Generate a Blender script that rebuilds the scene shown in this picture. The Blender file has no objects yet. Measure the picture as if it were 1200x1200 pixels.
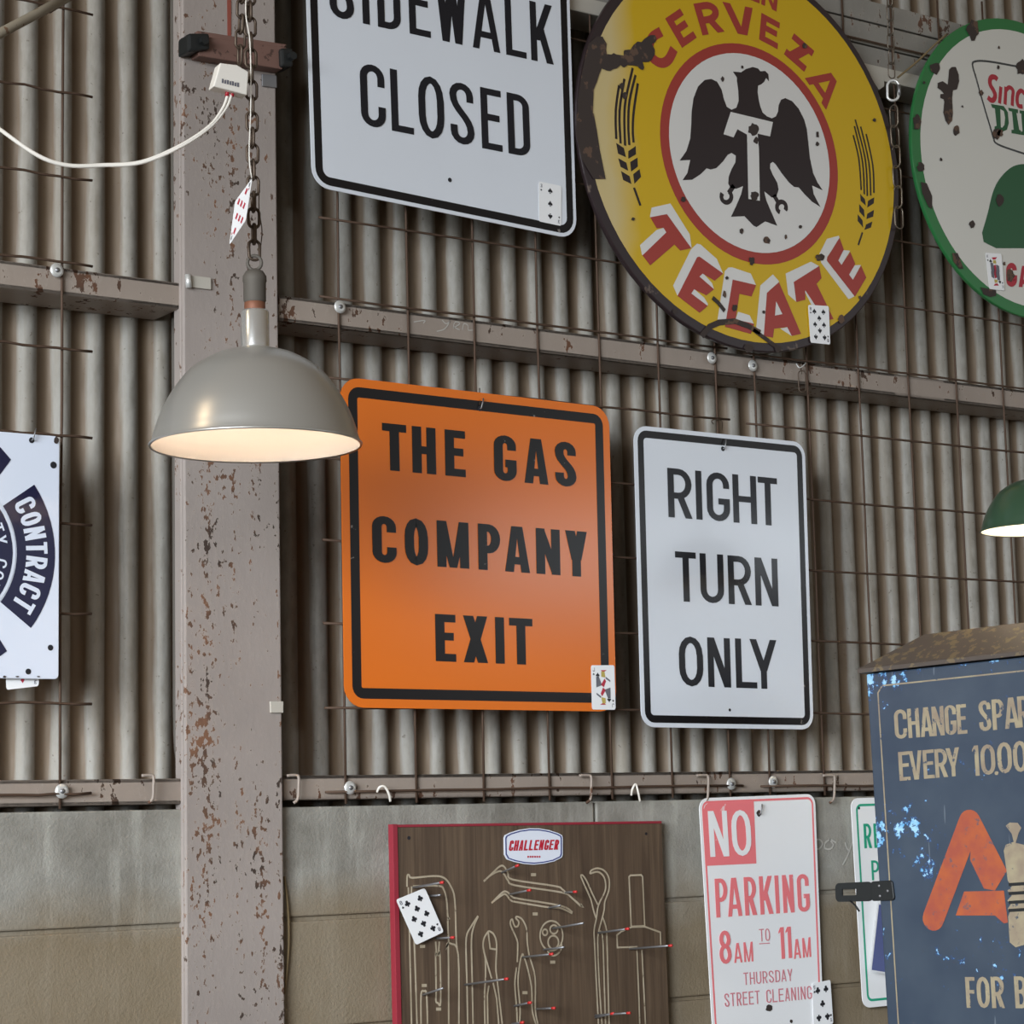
import bpy, math, random
from mathutils import Vector, Matrix, noise
random.seed(7)
SC = bpy.context.scene
COL = SC.collection
pi = math.pi

# ------------------------------------------------------------------ camera
F_PX, YAW, TILT, ROLL = 2642.466, 0.610847, 0.1354408, -0.0237019
EYE = Vector((0.0, -3.5614, 1.6))
fw = Vector((math.sin(YAW)*math.cos(TILT), math.cos(YAW)*math.cos(TILT), math.sin(TILT)))
rt = Vector((math.cos(YAW), -math.sin(YAW), 0.0))
up = rt.cross(fw)
RIGHT = math.cos(ROLL)*rt + math.sin(ROLL)*up
UP = -math.sin(ROLL)*rt + math.cos(ROLL)*up
cam = bpy.data.cameras.new('camera')
cam.sensor_width = 36.0
cam.lens = F_PX/1200*36
cam.clip_start = 0.05
co = bpy.data.objects.new('camera', cam)
COL.objects.link(co)
m = Matrix((RIGHT, UP, -fw)).transposed().to_4x4()
m.translation = EYE
co.matrix_world = m
SC.camera = co

# ------------------------------------------------------------------ light
SC.view_settings.view_transform = 'Standard'
SC.view_settings.look = 'None'
SC.view_settings.exposure = 0.0
SC.view_settings.gamma = 1.0
w = bpy.data.worlds.new('world')
SC.world = w
w.use_nodes = True
wt = w.node_tree; bg = wt.nodes['Background']
# dim warm shed all round, plus a paler front band added for metal to reflect
tc = wt.nodes.new('ShaderNodeTexCoord'); sx = wt.nodes.new('ShaderNodeSeparateXYZ'); wt.links.new(tc.outputs['Generated'], sx.inputs[0])
def mr(sock, a, b):
    n = wt.nodes.new('ShaderNodeMapRange'); n.inputs['From Min'].default_value = a; n.inputs['From Max'].default_value = b
    wt.links.new(sock, n.inputs['Value']); return n.outputs[0]
def mul(a, b):
    n = wt.nodes.new('ShaderNodeMath'); n.operation = 'MULTIPLY'; wt.links.new(a, n.inputs[0])
    if isinstance(b, float): n.inputs[1].default_value = b
    else: wt.links.new(b, n.inputs[1])
    return n.outputs[0]
front = mul(mul(mr(sx.outputs['Y'], -.35, -.6), mr(sx.outputs['Z'], -.02, .06)), mr(sx.outputs['Z'], .34, .22))
mx = wt.nodes.new('ShaderNodeMix'); mx.data_type = 'RGBA'
wt.links.new(front, mx.inputs[0]); mx.inputs[6].default_value = (.150, .108, .064, 1); mx.inputs[7].default_value = (.50, .50, .50, 1)
wt.links.new(mx.outputs[2], bg.inputs[0]); bg.inputs[1].default_value = .8

def area(name, loc, target, sx, sy, watts, color, spread=180):
    l = bpy.data.lights.new(name, 'AREA')
    l.shape = 'RECTANGLE'; l.size = sx; l.size_y = sy
    l.energy = watts; l.color = color; l.spread = math.radians(spread)
    o = bpy.data.objects.new(name, l); COL.objects.link(o)
    o.location = loc
    o.rotation_euler = (Vector(target)-Vector(loc)).to_track_quat('-Z', 'Y').to_euler()
    return o
# daylight through the open door on the left and through the window strip on the right
area('door_daylight', (-4.2, -3.9, 2.75), (2.3, 0, 1.05), 4.4, 2.4, 107, (0.86, 0.93, 1.0), 56)
area('window_daylight', (5.85, -3.6, 2.66), (3.3, 0, 2.0), 1.9, 0.28, 12, (0.84, 0.93, 1.0))
# another tungsten pendant of the shop, hanging out of the frame up on the left
pl_ = bpy.data.lights.new('pendant_glow', 'POINT'); pl_.energy = 9; pl_.color = (1, .78, .52); pl_.shadow_soft_size = .12
po = bpy.data.objects.new('pendant_glow', pl_); po.location = (.12, -.35, 3.35); COL.objects.link(po)

# ------------------------------------------------------------------ helpers
def lin(c):
    c = c/255.0
    return c/12.92 if c <= 0.04045 else ((c+0.055)/1.055)**2.4
def RGB(r, g, b, k=1.0):
    return (min(lin(r)*k, .95), min(lin(g)*k, .95), min(lin(b)*k, .95), 1)
K = 1/0.75

class Fr:
    """A flat frame in the world: origin, two in-plane axes, and the normal towards the viewer."""
    def __init__(s, O, U, V):
        s.O = Vector(O); s.U = Vector(U).normalized()
        V = Vector(V); V = V - V.dot(s.U)*s.U
        s.V = V.normalized(); s.N = s.U.cross(s.V)
    def w(s, u, v, d=0.0):
        return s.O + s.U*u + s.V*v + s.N*d
    def px(s, x, y, d=0.0):
        r = fw + RIGHT*((x-600)/F_PX) - UP*((y-600)/F_PX)
        O = s.O + s.N*d
        t = (O-EYE).dot(s.N)/r.dot(s.N)
        q = EYE + r*t - s.O
        return (q.dot(s.U), q.dot(s.V))
    def pxs(s, pts, sc=1.0, org=(0, 0)):
        return [s.px(org[0]+a/sc, org[1]+b/sc) for a, b in pts]
def WALL(y):
    return Fr((0, y, 0), (1, 0, 0), (0, 0, 1))
def ray(x, y, Y):
    u, v = WALL(Y).px(x, y)
    return Vector((u, Y, v))

def ccw(p):
    a = sum(p[i-1][0]*p[i][1]-p[i][0]*p[i-1][1] for i in range(len(p)))
    return p if a > 0 else p[::-1]

class MB:
    def __init__(s): s.v = []; s.f = []; s.n = 0
    def add(s, vs, fs):
        b = len(s.v); s.v += [tuple(x) for x in vs]
        s.f += [tuple(b+i for i in f) for f in fs]
    def poly(s, fr, pts, d=0.0):
        pts = ccw(list(pts))
        s.n += 1
        s.add([fr.w(u, v, d) for u, v in pts], [tuple(range(len(pts)))])
        return s
    def each(s, name, mat, parent):
        for vs, fs in s.sep():
            q = MB(); q.add(vs, fs); q.build(name, mat, parent)
    def sep(s):
        for f in s.f: yield [s.v[i] for i in f], [tuple(range(len(f)))]
    def prism(s, fr, pts, d0, d1):
        pts = ccw(list(pts)); n = len(pts)
        s.add([fr.w(u, v, d0) for u, v in pts]+[fr.w(u, v, d1) for u, v in pts],
              [tuple(range(n))[::-1], tuple(range(n, 2*n))]+[(i, (i+1) % n, n+(i+1) % n, n+i) for i in range(n)])
        return s
    def ribbon(s, fr, pts, t, d=0.0, closed=False):
        for q in ribbon_quads(pts, t, closed): s.poly(fr, q, d)
        return s
    def band(s, fr, outer, inner, d=0.0):
        n = len(outer)
        s.add([fr.w(u, v, d) for u, v in outer]+[fr.w(u, v, d) for u, v in inner],
              [(i, (i+1) % n, n+(i+1) % n, n+i) for i in range(n)])
        return s
    def box(s, c, sx, sy, sz, ax=None):
        c = Vector(c); X, Y, Z = ax or (Vector((1, 0, 0)), Vector((0, 1, 0)), Vector((0, 0, 1)))
        vs = [c+X*(a*sx/2)+Y*(b*sy/2)+Z*(e*sz/2) for a in (-1, 1) for b in (-1, 1) for e in (-1, 1)]
        s.add(vs, [(0, 1, 3, 2), (4, 6, 7, 5), (0, 4, 5, 1), (2, 3, 7, 6), (0, 2, 6, 4), (1, 5, 7, 3)])
        return s
    def tube(s, pts, r, n=8, closed=False, cap=True):
        pts = [Vector(p) for p in pts]; m = len(pts)
        rs = r if isinstance(r, (list, tuple)) else [r]*m
        T = []
        for i in range(m):
            a = pts[i-1] if (i or closed) else pts[0]
            b = pts[(i+1) % m] if (i < m-1 or closed) else pts[-1]
            T.append((b-a).normalized())
        ref = Vector((0, 0, 1)) if abs(T[0].z) < .9 else Vector((0, 1, 0))
        X = (ref-ref.dot(T[0])*T[0]).normalized()
        vs = []
        for i in range(m):
            X = (X-X.dot(T[i])*T[i]).normalized(); Y = T[i].cross(X)
            for k in range(n):
                a = 2*pi*k/n
                vs.append(pts[i]+(X*math.cos(a)+Y*math.sin(a))*rs[i])
        fs = []
        for i in range(m if closed else m-1):
            j = (i+1) % m
            for k in range(n):
                fs.append((i*n+k, i*n+(k+1) % n, j*n+(k+1) % n, j*n+k))
        if cap and not closed:
            fs += [tuple(range(n))[::-1], tuple((m-1)*n+k for k in range(n))]
        s.add(vs, fs); return s
    def lathe(s, prof, O, ax=(0, 0, 1), n=48, cap=False):
        O = Vector(O); Z = Vector(ax).normalized()
        X = Z.orthogonal().normalized(); Y = Z.cross(X)
        vs = []
        for r, h in prof:
            for k in range(n):
                a = 2*pi*k/n
                vs.append(O+Z*h+(X*math.cos(a)+Y*math.sin(a))*r)
        m = len(prof)
        fs = [(i*n+k, i*n+(k+1) % n, (i+1)*n+(k+1) % n, (i+1)*n+k) for i in range(m-1) for k in range(n)]
        if cap: fs += [tuple(range(n))[::-1], tuple((m-1)*n+k for k in range(n))]
        s.add(vs, fs); return s
    def build(s, name, mat, parent=None, smooth=False, bevel=0, label=None):
        me = bpy.data.meshes.new(name)
        me.from_pydata(s.v, [], s.f)
        me.materials.append(mat)
        if smooth: me.shade_smooth()
        me.update()
        o = bpy.data.objects.new(name, me)
        COL.objects.link(o)
        if parent is not None:
            o.parent = parent
            base = parent.location.copy()
            if parent.parent is not None: base = parent.location + parent.parent.location
            if parent.type == 'MESH': base = Vector((0, 0, 0)) if parent.parent is None else parent.parent.location*0
            o.matrix_parent_inverse = Matrix.Translation(-base)
        if bevel:
            b = o.modifiers.new('bevel', 'BEVEL'); b.width = bevel; b.segments = 2; b.limit_method = 'ANGLE'
        if label: o['label'] = label
        return o

def ribbon_quads(pts, t, closed=False):
    pts = [Vector((a, b)) for a, b in pts]
    pts = [p for i, p in enumerate(pts) if i == 0 or (p-pts[i-1]).length > 1e-7]
    if closed and (pts[0]-pts[-1]).length < 1e-7: pts.pop()
    n = len(pts); L = []
    for i in range(n):
        p = pts[i]
        a = pts[i-1] if (i > 0 or closed) else None
        b = pts[(i+1) % n] if (i < n-1 or closed) else None
        d1 = (p-a).normalized() if a is not None else None
        d2 = (b-p).normalized() if b is not None else None
        if d1 is None: d1 = d2
        if d2 is None: d2 = d1
        n1 = Vector((-d1.y, d1.x)); n2 = Vector((-d2.y, d2.x))
        mm = n1+n2
        if mm.length < 1e-6: mm = n1
        mm.normalize()
        k = min(1/max(mm.dot(n1), .3), 2.5)
        L.append((p+mm*(k*t/2), p-mm*(k*t/2)))
    out = []
    for i in range(n if closed else n-1):
        a, b = L[i], L[(i+1) % n]
        out.append([tuple(a[0]), tuple(a[1]), tuple(b[1]), tuple(b[0])])
    return out

def ribbon_poly(pts, t):
    q = ribbon_quads(pts, t)
    return [a[0] for a in q]+[q[-1][3]]+[q[-1][2]]+[a[1] for a in q[::-1]]

def arc(cx, cy, rx, ry, a0, a1, n=10):
    return [(cx+rx*math.cos(math.radians(a0+(a1-a0)*i/n)), cy+ry*math.sin(math.radians(a0+(a1-a0)*i/n))) for i in range(n+1)]
def spline(pts, n=6):
    P = [Vector(p) for p in pts]; out = []
    for i in range(len(P)-1):
        a = P[i-1] if i else P[0]; b = P[i]; c = P[i+1]; d = P[i+2] if i+2 < len(P) else P[-1]
        for k in range(n):
            t = k/n
            out.append(0.5*((2*b)+(c-a)*t+(2*a-5*b+4*c-d)*t*t+(3*b-a-3*c+d)*t**3))
    out.append(P[-1])
    return [tuple(p) for p in out]
def rpoly(pts, r, n=6):
    """convex polygon with rounded corners"""
    pts = [Vector(p) for p in ccw(list(pts))]; out = []
    N = len(pts)
    for i in range(N):
        a, p, b = pts[i-1], pts[i], pts[(i+1) % N]
        d1 = (a-p).normalized(); d2 = (b-p).normalized()
        ang = d1.angle(d2)
        rr = r[i] if isinstance(r, (list, tuple)) else r
        L = rr/math.tan(ang/2)
        c = p+(d1+d2).normalized()*(rr/math.sin(ang/2))
        s = p+d1*L-c; e = p+d2*L-c
        a0 = math.atan2(s.y, s.x); a1 = math.atan2(e.y, e.x)
        while a1 < a0: a1 += 2*pi
        for k in range(n+1):
            t = a0+(a1-a0)*k/n
            out.append((c.x+rr*math.cos(t), c.y+rr*math.sin(t)))
    return out
def inset(pts, d):
    pts = [Vector(p) for p in ccw(list(pts))]; N = len(pts); out = []
    for i in range(N):
        a, p, b = pts[i-1], pts[i], pts[(i+1) % N]
        d1 = (p-a).normalized(); d2 = (b-p).normalized()
        n1 = Vector((-d1.y, d1.x)); n2 = Vector((-d2.y, d2.x))
        m_ = (n1+n2).normalized()
        out.append(tuple(p+m_*(d/m_.dot(n1))))
    return out

# ------------------------------------------------------------------ lettering
def oval(l, r, b, t, k=8, rv=None):
    rx = (r-l)/2; ry = min(rv or rx*1.15, (t-b)/2); cx = (l+r)/2
    return arc(cx, t-ry, rx, ry, 0, 180, k)+arc(cx, b+ry, rx, ry, 180, 360, k)
def glyph(ch, W, h, t, slab=False):
    a = t/2; L, R, B, T = a, W-a, a, h-a; cx = W/2; rx = (R-L)/2
    ry = min(rx*1.15, h*.26)
    S = []; P = []
    k = t*1.12
    def leg(x0, y0, x1, y1, kk=k): P.append([(x0-kk/2, y0), (x0+kk/2, y0), (x1+kk/2, y1), (x1-kk/2, y1)])
    if ch == 'I': S.append([(cx, 0), (cx, h)])
    elif ch == 'L': S.append([(L, h), (L, B), (W, B)])
    elif ch == 'T': S += [[(0, T), (W, T)], [(cx, 0), (cx, T)]]
    elif ch == 'E': S += [[(W, T), (L, T), (L, B), (W, B)], [(L, h*.53), (W*.9, h*.53)]]
    elif ch == 'F': S += [[(W, T), (L, T), (L, 0)], [(L, h*.52), (W*.9, h*.52)]]
    elif ch == 'H': S += [[(L, 0), (L, h)], [(R, 0), (R, h)], [(L, h*.5), (R, h*.5)]]
    elif ch == 'N': 
        kn = min(k, W*.34); S += [[(L, 0), (L, h)], [(R, 0), (R, h)]]; leg(kn/2, h, W-kn/2, 0, kn)
    elif ch == 'M':
        S += [[(L, 0), (L, h)], [(R, 0), (R, h)]]
        kk = t*.8
        P += [[(0, h), (min(t*1.05, cx), h), (cx+kk*.25, 0), (cx-kk*.5, 0)], [(W, h), (max(W-t*1.05, cx), h), (cx-kk*.25, 0), (cx+kk*.5, 0)]]
    elif ch == 'A':
        ap = min(t*.62, W*.24); k0 = t*.98; yi = max(h*(cx-k0)/(cx-ap), h*.74)
        for g in (1, -1): P.append([(cx-g*cx, 0), (cx-g*(cx-k0), 0), (cx, yi), (cx, h), (cx-g*ap, h)])
        S.append([(W*.22, h*.25), (W*.78, h*.25)])
    elif ch == 'V':
        ap = min(t*.62, W*.24); k0 = t*.98; yi = max(h*(cx-k0)/(cx-ap), h*.74)
        for g in (1, -1): P.append([(cx-g*cx, h), (cx-g*(cx-k0), h), (cx, h-yi), (cx, 0), (cx-g*ap, 0)])
    elif ch == 'W':
        kk = k*.95
        leg(kk/2, h, W*.29, 0, kk); leg(cx, h, W*.29, 0, kk); leg(cx, h, W*.71, 0, kk); leg(W-kk/2, h, W*.71, 0, kk)
    elif ch == 'X': leg(k/2, 0, W-k/2, h); leg(k/2, h, W-k/2, 0)
    elif ch == 'Y': leg(k/2, h, cx, h*.36); leg(W-k/2, h, cx, h*.36); S.append([(cx, 0), (cx, h*.46)])
    elif ch == 'K':
        S.append([(L, 0), (L, h)]); leg(t*.9, h*.36, W-k/2, h); leg(W*.45, h*.56, W-k/2, 0)
    elif ch == 'Z': S += [[(0, T), (W, T)], [(0, B), (W, B)]]; leg(k*.6, 0, W-k*.6, h, k*1.1)
    elif ch in 'O0': S.append(('c', oval(L, R, B, T, rv=h*.3)))
    elif ch == 'Q': S.append(('c', oval(L, R, B, T)))
    elif ch == 'C':
        S.append([(R, h*.66)]+arc(cx, T-ry, rx, ry, 0, 180)+arc(cx, B+ry, rx, ry, 180, 360)+[(R, h*.34)])
    elif ch == 'G':
        S.append([(R, h*.68)]+arc(cx, T-ry, rx, ry, 0, 180)+arc(cx, B+ry, rx, ry, 180, 360)+[(R, h*.47-a), (cx, h*.47-a)])
    elif ch == 'S':
        top = [(R, h*.70)]+arc(cx, T-ry, rx, ry, 0, 180, 8)
        bot = arc(cx, B+ry, rx, ry, 0, -180, 8)+[(L, h*.30)]
        y0 = T-ry; y1 = B+ry; mid = []
        for i in range(1, 8):
            q = i/8
            x = L*(1-q)**3+3*L*(1-q)**2*q+3*R*(1-q)*q*q+R*q**3
            y = y0*(1-q)**3+3*(y0-(y0-y1)*.45)*(1-q)**2*q+3*(y1+(y0-y1)*.45)*(1-q)*q*q+y1*q**3
            mid.append((x, y))
        S.append(top+mid+bot)
    elif ch == 'D': S.append(('c', [(L, B)]+arc(R-rx*1.1, B+ry, rx*1.1, ry, -90, 0)+arc(R-rx*1.1, T-ry, rx*1.1, ry, 0, 90)+[(L, T)]))
    elif ch in 'PR':
        b = h*.45; r2 = (T-b)/2; q = min(rx*1.1, R-L)
        S.append([(L, b)]+arc(R-q, b+r2, q, r2, -90, 90)+[(L, T)]); S.append([(L, 0), (L, h)])
        if ch == 'R': leg(W*.5, b, W-k/2, 0)
    elif ch == 'B':
        mid = h*.52
        for b, tt in ((B, mid), (mid, T)):
            r2 = (tt-b)/2; q = min(rx, R-L)
            S.append([(L, b)]+arc(R-q, b+r2, q, r2, -90, 90)+[(L, tt)])
        S.append([(L, 0), (L, h)])
    elif ch == 'U': S.append([(L, h), (L, B+ry)]+arc(cx, B+ry, rx, ry, 180, 360)+[(R, h)])
    elif ch == 'J': S.append([(R, h), (R, B+ry)]+arc(cx, B+ry, rx, ry, 0, -180))
    elif ch == '8':
        mid = h*.53
        S.append(('c', oval(L, R, B, mid, rv=99))); S.append(('c', oval(L+W*.04, R-W*.04, mid, T, rv=99)))
    elif ch == '3':
        S.append(arc(cx, h*.75-a/2, rx, h*.25-a/2, 150, -90)+arc(cx, h*.26, rx, h*.26-a, 90, -150))
    elif ch == '5': S.append([(W, T), (L, T), (L, h*.55)]+arc(cx, h*.33, rx, h*.33-a, 120, -150))
    elif ch == '1': S.append([(W*.62, 0), (W*.62, h)]); P.append([(W*.62-a, h), (W*.62-a, h*.86), (W*.0, h*.80), (W*.0, h*.87)])
    elif ch == ',': P.append([(0, 0), (t, 0), (t, t), (0, t)])
    out = []
    for s in S:
        if isinstance(s, tuple): out += ribbon_quads(s[1], t, True)
        else: out += ribbon_quads(s, t)
    return out+P

def put_glyph(mb, fr, ch, O, A, T, tv, th, d):
    """glyph box: baseline-left O, baseline-right A, top-left T (in-plane)"""
    O = Vector(O); A = Vector(A); T = Vector(T)
    W = (A-O).length; h = (T-O).length
    kx = tv/th
    ex = (A-O)/W; ey = (T-O)/h
    for j, q in enumerate(glyph(ch, W/kx, h, th*h)):
        mb.poly(fr, [tuple(O+ex*(x*kx)+ey*y) for x, y in q], d+0.00003*j)

def text_px(mb, fr, chars, xs, base, top, tv, th, d, lean=0.03):
    """letters between pixel x spans, on a baseline and under a cap line"""
    (ax, ay), (bx, by) = base; (cx_, cy), (dx, dy) = top
    for ch, (x0, x1) in zip(chars, xs):
        yb = lambda x: ay+(by-ay)*(x-ax)/(bx-ax)
        yt = lambda x: cy+(dy-cy)*(x-cx_)/(dx-cx_)
        hh = yb(x0)-yt(x0)
        O = fr.px(x0+lean*hh/2, yb(x0)); A = fr.px(x1+lean*hh/2, yb(x1)); T = fr.px(x0-lean*hh/2, yt(x0))
        put_glyph(mb, fr, ch, O, A, T, tv, th, d)
NARROW = {'I': .4, '1': .5, ',': .3, 'M': 1.3, 'W': 1.4, ' ': .55}
def auto_xs(text, x0, x1, gap=.28):
    ws = [NARROW.get(c, 1.0) for c in text]
    tot = sum(ws)+gap*(len(text)-1); u = (x1-x0)/tot; x = x0; out = []; cs = []
    for c, q in zip(text, ws):
        if c != ' ': cs.append(c); out.append((x, x+q*u))
        x += (q+gap)*u
    return cs, out

# ------------------------------------------------------------------ materials
def mat(name, col, rough=.5, metal=0.0, coat=0.0, spec=.5, emit=None, es=0.0):
    M_ = bpy.data.materials.new(name); M_.use_nodes = True
    b = M_.node_tree.nodes['Principled BSDF']
    b.inputs['Base Color'].default_value = col
    b.inputs['Roughness'].default_value = rough
    b.inputs['Metallic'].default_value = metal
    b.inputs['Coat Weight'].default_value = coat
    b.inputs['Coat Roughness'].default_value = .12
    b.inputs['Specular IOR Level'].default_value = spec
    if emit:
        b.inputs['Emission Color'].default_value = emit
        b.inputs['Emission Strength'].default_value = es
    return M_
class NT:
    def __init__(s, M_):
        s.t = M_.node_tree; s.b = s.t.nodes['Principled BSDF']; s.co = s.t.nodes.new('ShaderNodeTexCoord').outputs['Object']
    def nd(s, ty, **kw):
        n = s.t.nodes.new(ty)
        for k_, v_ in kw.items(): setattr(n, k_, v_)
        return n
    def ln(s, a, b): s.t.links.new(a, b)
    def mapped(s, scale, loc=(0, 0, 0)):
        n = s.nd('ShaderNodeMapping'); n.inputs['Scale'].default_value = scale; n.inputs['Location'].default_value = loc
        s.ln(s.co, n.inputs['Vector']); return n.outputs[0]
    def noise(s, scale, detail=4, rough=.55, vec=None, dist=0):
        n = s.nd('ShaderNodeTexNoise'); n.inputs['Scale'].default_value = scale
        n.inputs['Detail'].default_value = detail; n.inputs['Roughness'].default_value = rough
        n.inputs['Distortion'].default_value = dist
        s.ln(vec if vec is not None else s.co, n.inputs['Vector']); return n.outputs['Fac']
    def ramp(s, fac, a, b, v0=0.0, v1=1.0):
        n = s.nd('ShaderNodeMapRange'); n.inputs['From Min'].default_value = a; n.inputs['From Max'].default_value = b
        n.inputs['To Min'].default_value = v0; n.inputs['To Max'].default_value = v1
        s.ln(fac, n.inputs['Value']); return n.outputs[0]
    def math(s, op, a, b=None):
        n = s.nd('ShaderNodeMath', operation=op)
        for i, q in enumerate((a, b)):
            if q is None: continue
            if isinstance(q, (int, float)): n.inputs[i].default_value = q
            else: s.ln(q, n.inputs[i])
        return n.outputs[0]
    def mix(s, fac, a, b):
        n = s.nd('ShaderNodeMix', data_type='RGBA')
        for sock, q in ((n.inputs['Factor'], fac), (n.inputs['A'], a), (n.inputs['B'], b)): pass
        ins = [n.inputs[0], n.inputs[6], n.inputs[7]]
        for sock, q in zip(ins, (fac, a, b)):
            if isinstance(q, (tuple, float, int)): sock.default_value = q
            else: s.ln(q, sock)
        return n.outputs[2]
    def bump(s, h, st=.3, dist=.002):
        n = s.nd('ShaderNodeBump'); n.inputs['Strength'].default_value = st; n.inputs['Distance'].default_value = dist
        s.ln(h, n.inputs['Height']); s.ln(n.outputs[0], s.b.inputs['Normal'])
    def base(s, c): s.ln(c, s.b.inputs['Base Color'])
    def rough(s, c): s.ln(c, s.b.inputs['Roughness'])

def worn(name, col, spot, rough=.4, amount=.70, scale=38, metal=0, coat=0, stain=.12):
    """flat paint with small flaked spots and faint blotches"""
    M_ = mat(name, col, rough, metal, coat); n = NT(M_)
    blot = n.ramp(n.noise(6, 3), .35, .7)
    c = n.mix(n.math('MULTIPLY', blot, stain), col, tuple(x*.72 for x in col[:3])+(1,))
    f = n.ramp(n.noise(scale, 5, .62), amount, amount+.02)
    n.base(n.mix(f, c, spot)); return M_

CORR_P, CORR_X = 0.0652, 1.545
def m_corrugated():
    M_ = mat('galvanized_corrugated', (.4, .4, .4, 1), .6, .1); n = NT(M_)
    sep = n.nd('ShaderNodeSeparateXYZ'); n.ln(n.co, sep.inputs[0])
    # brown valleys: rust and grime, plus shade painted into the colour
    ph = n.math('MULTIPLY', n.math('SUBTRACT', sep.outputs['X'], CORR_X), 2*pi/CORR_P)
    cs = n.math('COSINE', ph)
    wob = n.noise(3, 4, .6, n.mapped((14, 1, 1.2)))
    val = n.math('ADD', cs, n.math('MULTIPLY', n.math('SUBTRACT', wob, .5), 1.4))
    dirt_shade = n.ramp(val, .12, -.34)
    spang = n.noise(60, 3, .6, n.mapped((1, 1, .35)))
    grey = n.mix(n.ramp(spang, .3, .7), RGB(136, 132, 123), RGB(164, 160, 152))
    streak = n.ramp(n.noise(4, 5, .6, n.mapped((9, 1, .5))), .42, .75)
    grey = n.mix(n.math('MULTIPLY', streak, .5), grey, RGB(132, 118, 96))
    spk = n.ramp(n.noise(120, 3, .5), .68, .72)
    grey = n.mix(n.math('MULTIPLY', spk, .55), grey, RGB(88, 72, 56))
    c = n.mix(n.math('MULTIPLY', dirt_shade, .86), grey, RGB(104, 82, 56))
    n.base(c); n.rough(n.ramp(spang, .3, .7, .5, .68)); return M_
def m_steelpaint(name, base, rust1, rust2, amt=.6, stretch=(1, 1, .45), fs=55):
    M_ = mat(name, base, .55); n = NT(M_)
    big = n.noise(7, 3, .55, n.mapped(stretch, (.3, 0, .7)))
    vcol = n.noise(1.0, 2, .5, n.mapped((38, 1, .25)))
    fine = n.noise(fs, 4, .65, n.mapped((1, 1, .6)))
    v = n.math('ADD', fine, n.math('ADD', n.math('MULTIPLY', n.math('SUBTRACT', big, .5), .55), n.math('MULTIPLY', n.math('SUBTRACT', vcol, .5), .45)))
    f = n.ramp(v, amt, amt+.03)
    halo = n.ramp(v, amt-.07, amt+.02)
    tone = n.mix(n.ramp(n.noise(3, 4), .3, .7), base, tuple(x*.82 for x in base[:3])+(1,))
    c = n.mix(n.math('MULTIPLY', halo, .25), tone, RGB(190, 178, 165))
    r = n.mix(n.ramp(n.noise(14, 3), .4, .6), rust1, rust2)
    n.base(n.mix(f, c, r)); n.bump(v, .25, .003); n.rough(n.ramp(f, 0, 1, .5, .85)); return M_
def m_block():
    M_ = mat('concrete_block', RGB(140, 136, 126), .9, 0, 0, .2); n = NT(M_)
    a = n.noise(4, 6, .65); b = n.noise(3, 4, .6, n.mapped((6, 1, .8))); f = n.noise(160, 4, .7)
    c = n.mix(n.ramp(a, .35, .65), RGB(128, 124, 115), RGB(168, 165, 156))
    c = n.mix(n.math('MULTIPLY', n.ramp(b, .5, .72), .6), c, RGB(198, 196, 186))
    sep = n.nd('ShaderNodeSeparateXYZ'); n.ln(n.co, sep.inputs[0])
    low = n.ramp(n.math('ADD', sep.outputs['Z'], n.math('MULTIPLY', n.math('SUBTRACT', n.noise(3, 4), .5), .25)), 1.50, 1.40)  # browner towards the bottom, partly shading painted into the block colour
    c = n.mix(n.math('MULTIPLY', low, .75), c, RGB(132, 114, 86))
    pit = n.ramp(f, .66, .72)
    c = n.mix(n.math('MULTIPLY', pit, .6), c, RGB(80, 74, 66))
    d = n.ramp(n.noise(9, 5, .7), .66, .74)
    c = n.mix(n.math('MULTIPLY', d, .5), c, RGB(74, 66, 56))
    n.base(c); n.bump(n.math('ADD', f, n.math('MULTIPLY', a, 1.5)), .5, .004); return M_
def m_wood():
    M_ = mat('brown_pegboard_veneer', RGB(82, 66, 52), .5); n = NT(M_)
    g = n.noise(2, 5, .6, n.mapped((26, 1, 1.0)), 1.2); g2 = n.noise(5, 4, .6, n.mapped((70, 1, 1.5)))
    c = n.mix(n.ramp(g, .3, .7), RGB(70, 55, 43, 1.15), RGB(104, 86, 68, 1.15))
    c = n.mix(n.math('MULTIPLY', n.ramp(g2, .45, .7), .35), c, RGB(58, 46, 36))
    n.base(c); return M_
CAB_TOP = ray(1015, 790, -.35).z
def m_navy():
    M_ = mat('peeling_navy_paint', RGB(58, 78, 102), .38, 0, .15); n = NT(M_)
    big = n.noise(5.5, 2, .5, n.mapped((1, 1, 1), (2.2, .4, .0))); fine = n.noise(42, 5, .68)
    v = n.math('ADD', fine, n.math('MULTIPLY', n.math('SUBTRACT', big, .5), .75))
    # paint has peeled most along the top and the hinge edge
    sp_ = n.nd('ShaderNodeSeparateXYZ'); n.ln(n.co, sp_.inputs[0])
    v = n.math('ADD', v, n.ramp(sp_.outputs['Y'], -.395, -.352, 0, .10))
    v = n.math('ADD', v, n.ramp(sp_.outputs['Z'], CAB_TOP-.045, CAB_TOP-.005, 0, .08))
    chip = n.ramp(v, .70, .715); edge = n.ramp(v, .655, .70)
    c = n.mix(n.ramp(n.noise(9, 3), .3, .7), RGB(56, 70, 88, .85), RGB(72, 85, 100, .85))
    c = n.mix(n.math('MULTIPLY', edge, .8), c, RGB(38, 84, 150))
    chipc = n.mix(n.ramp(n.noise(60, 2), .35, .6), RGB(110, 180, 225), RGB(170, 215, 240))
    c = n.mix(chip, c, chipc)
    sc = n.ramp(n.noise(3, 2, .5, n.mapped((30, 30, 2))), .73, .745)
    c = n.mix(n.math('MULTIPLY', sc, .5), c, RGB(130, 140, 150))
    n.base(c); return M_
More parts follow.
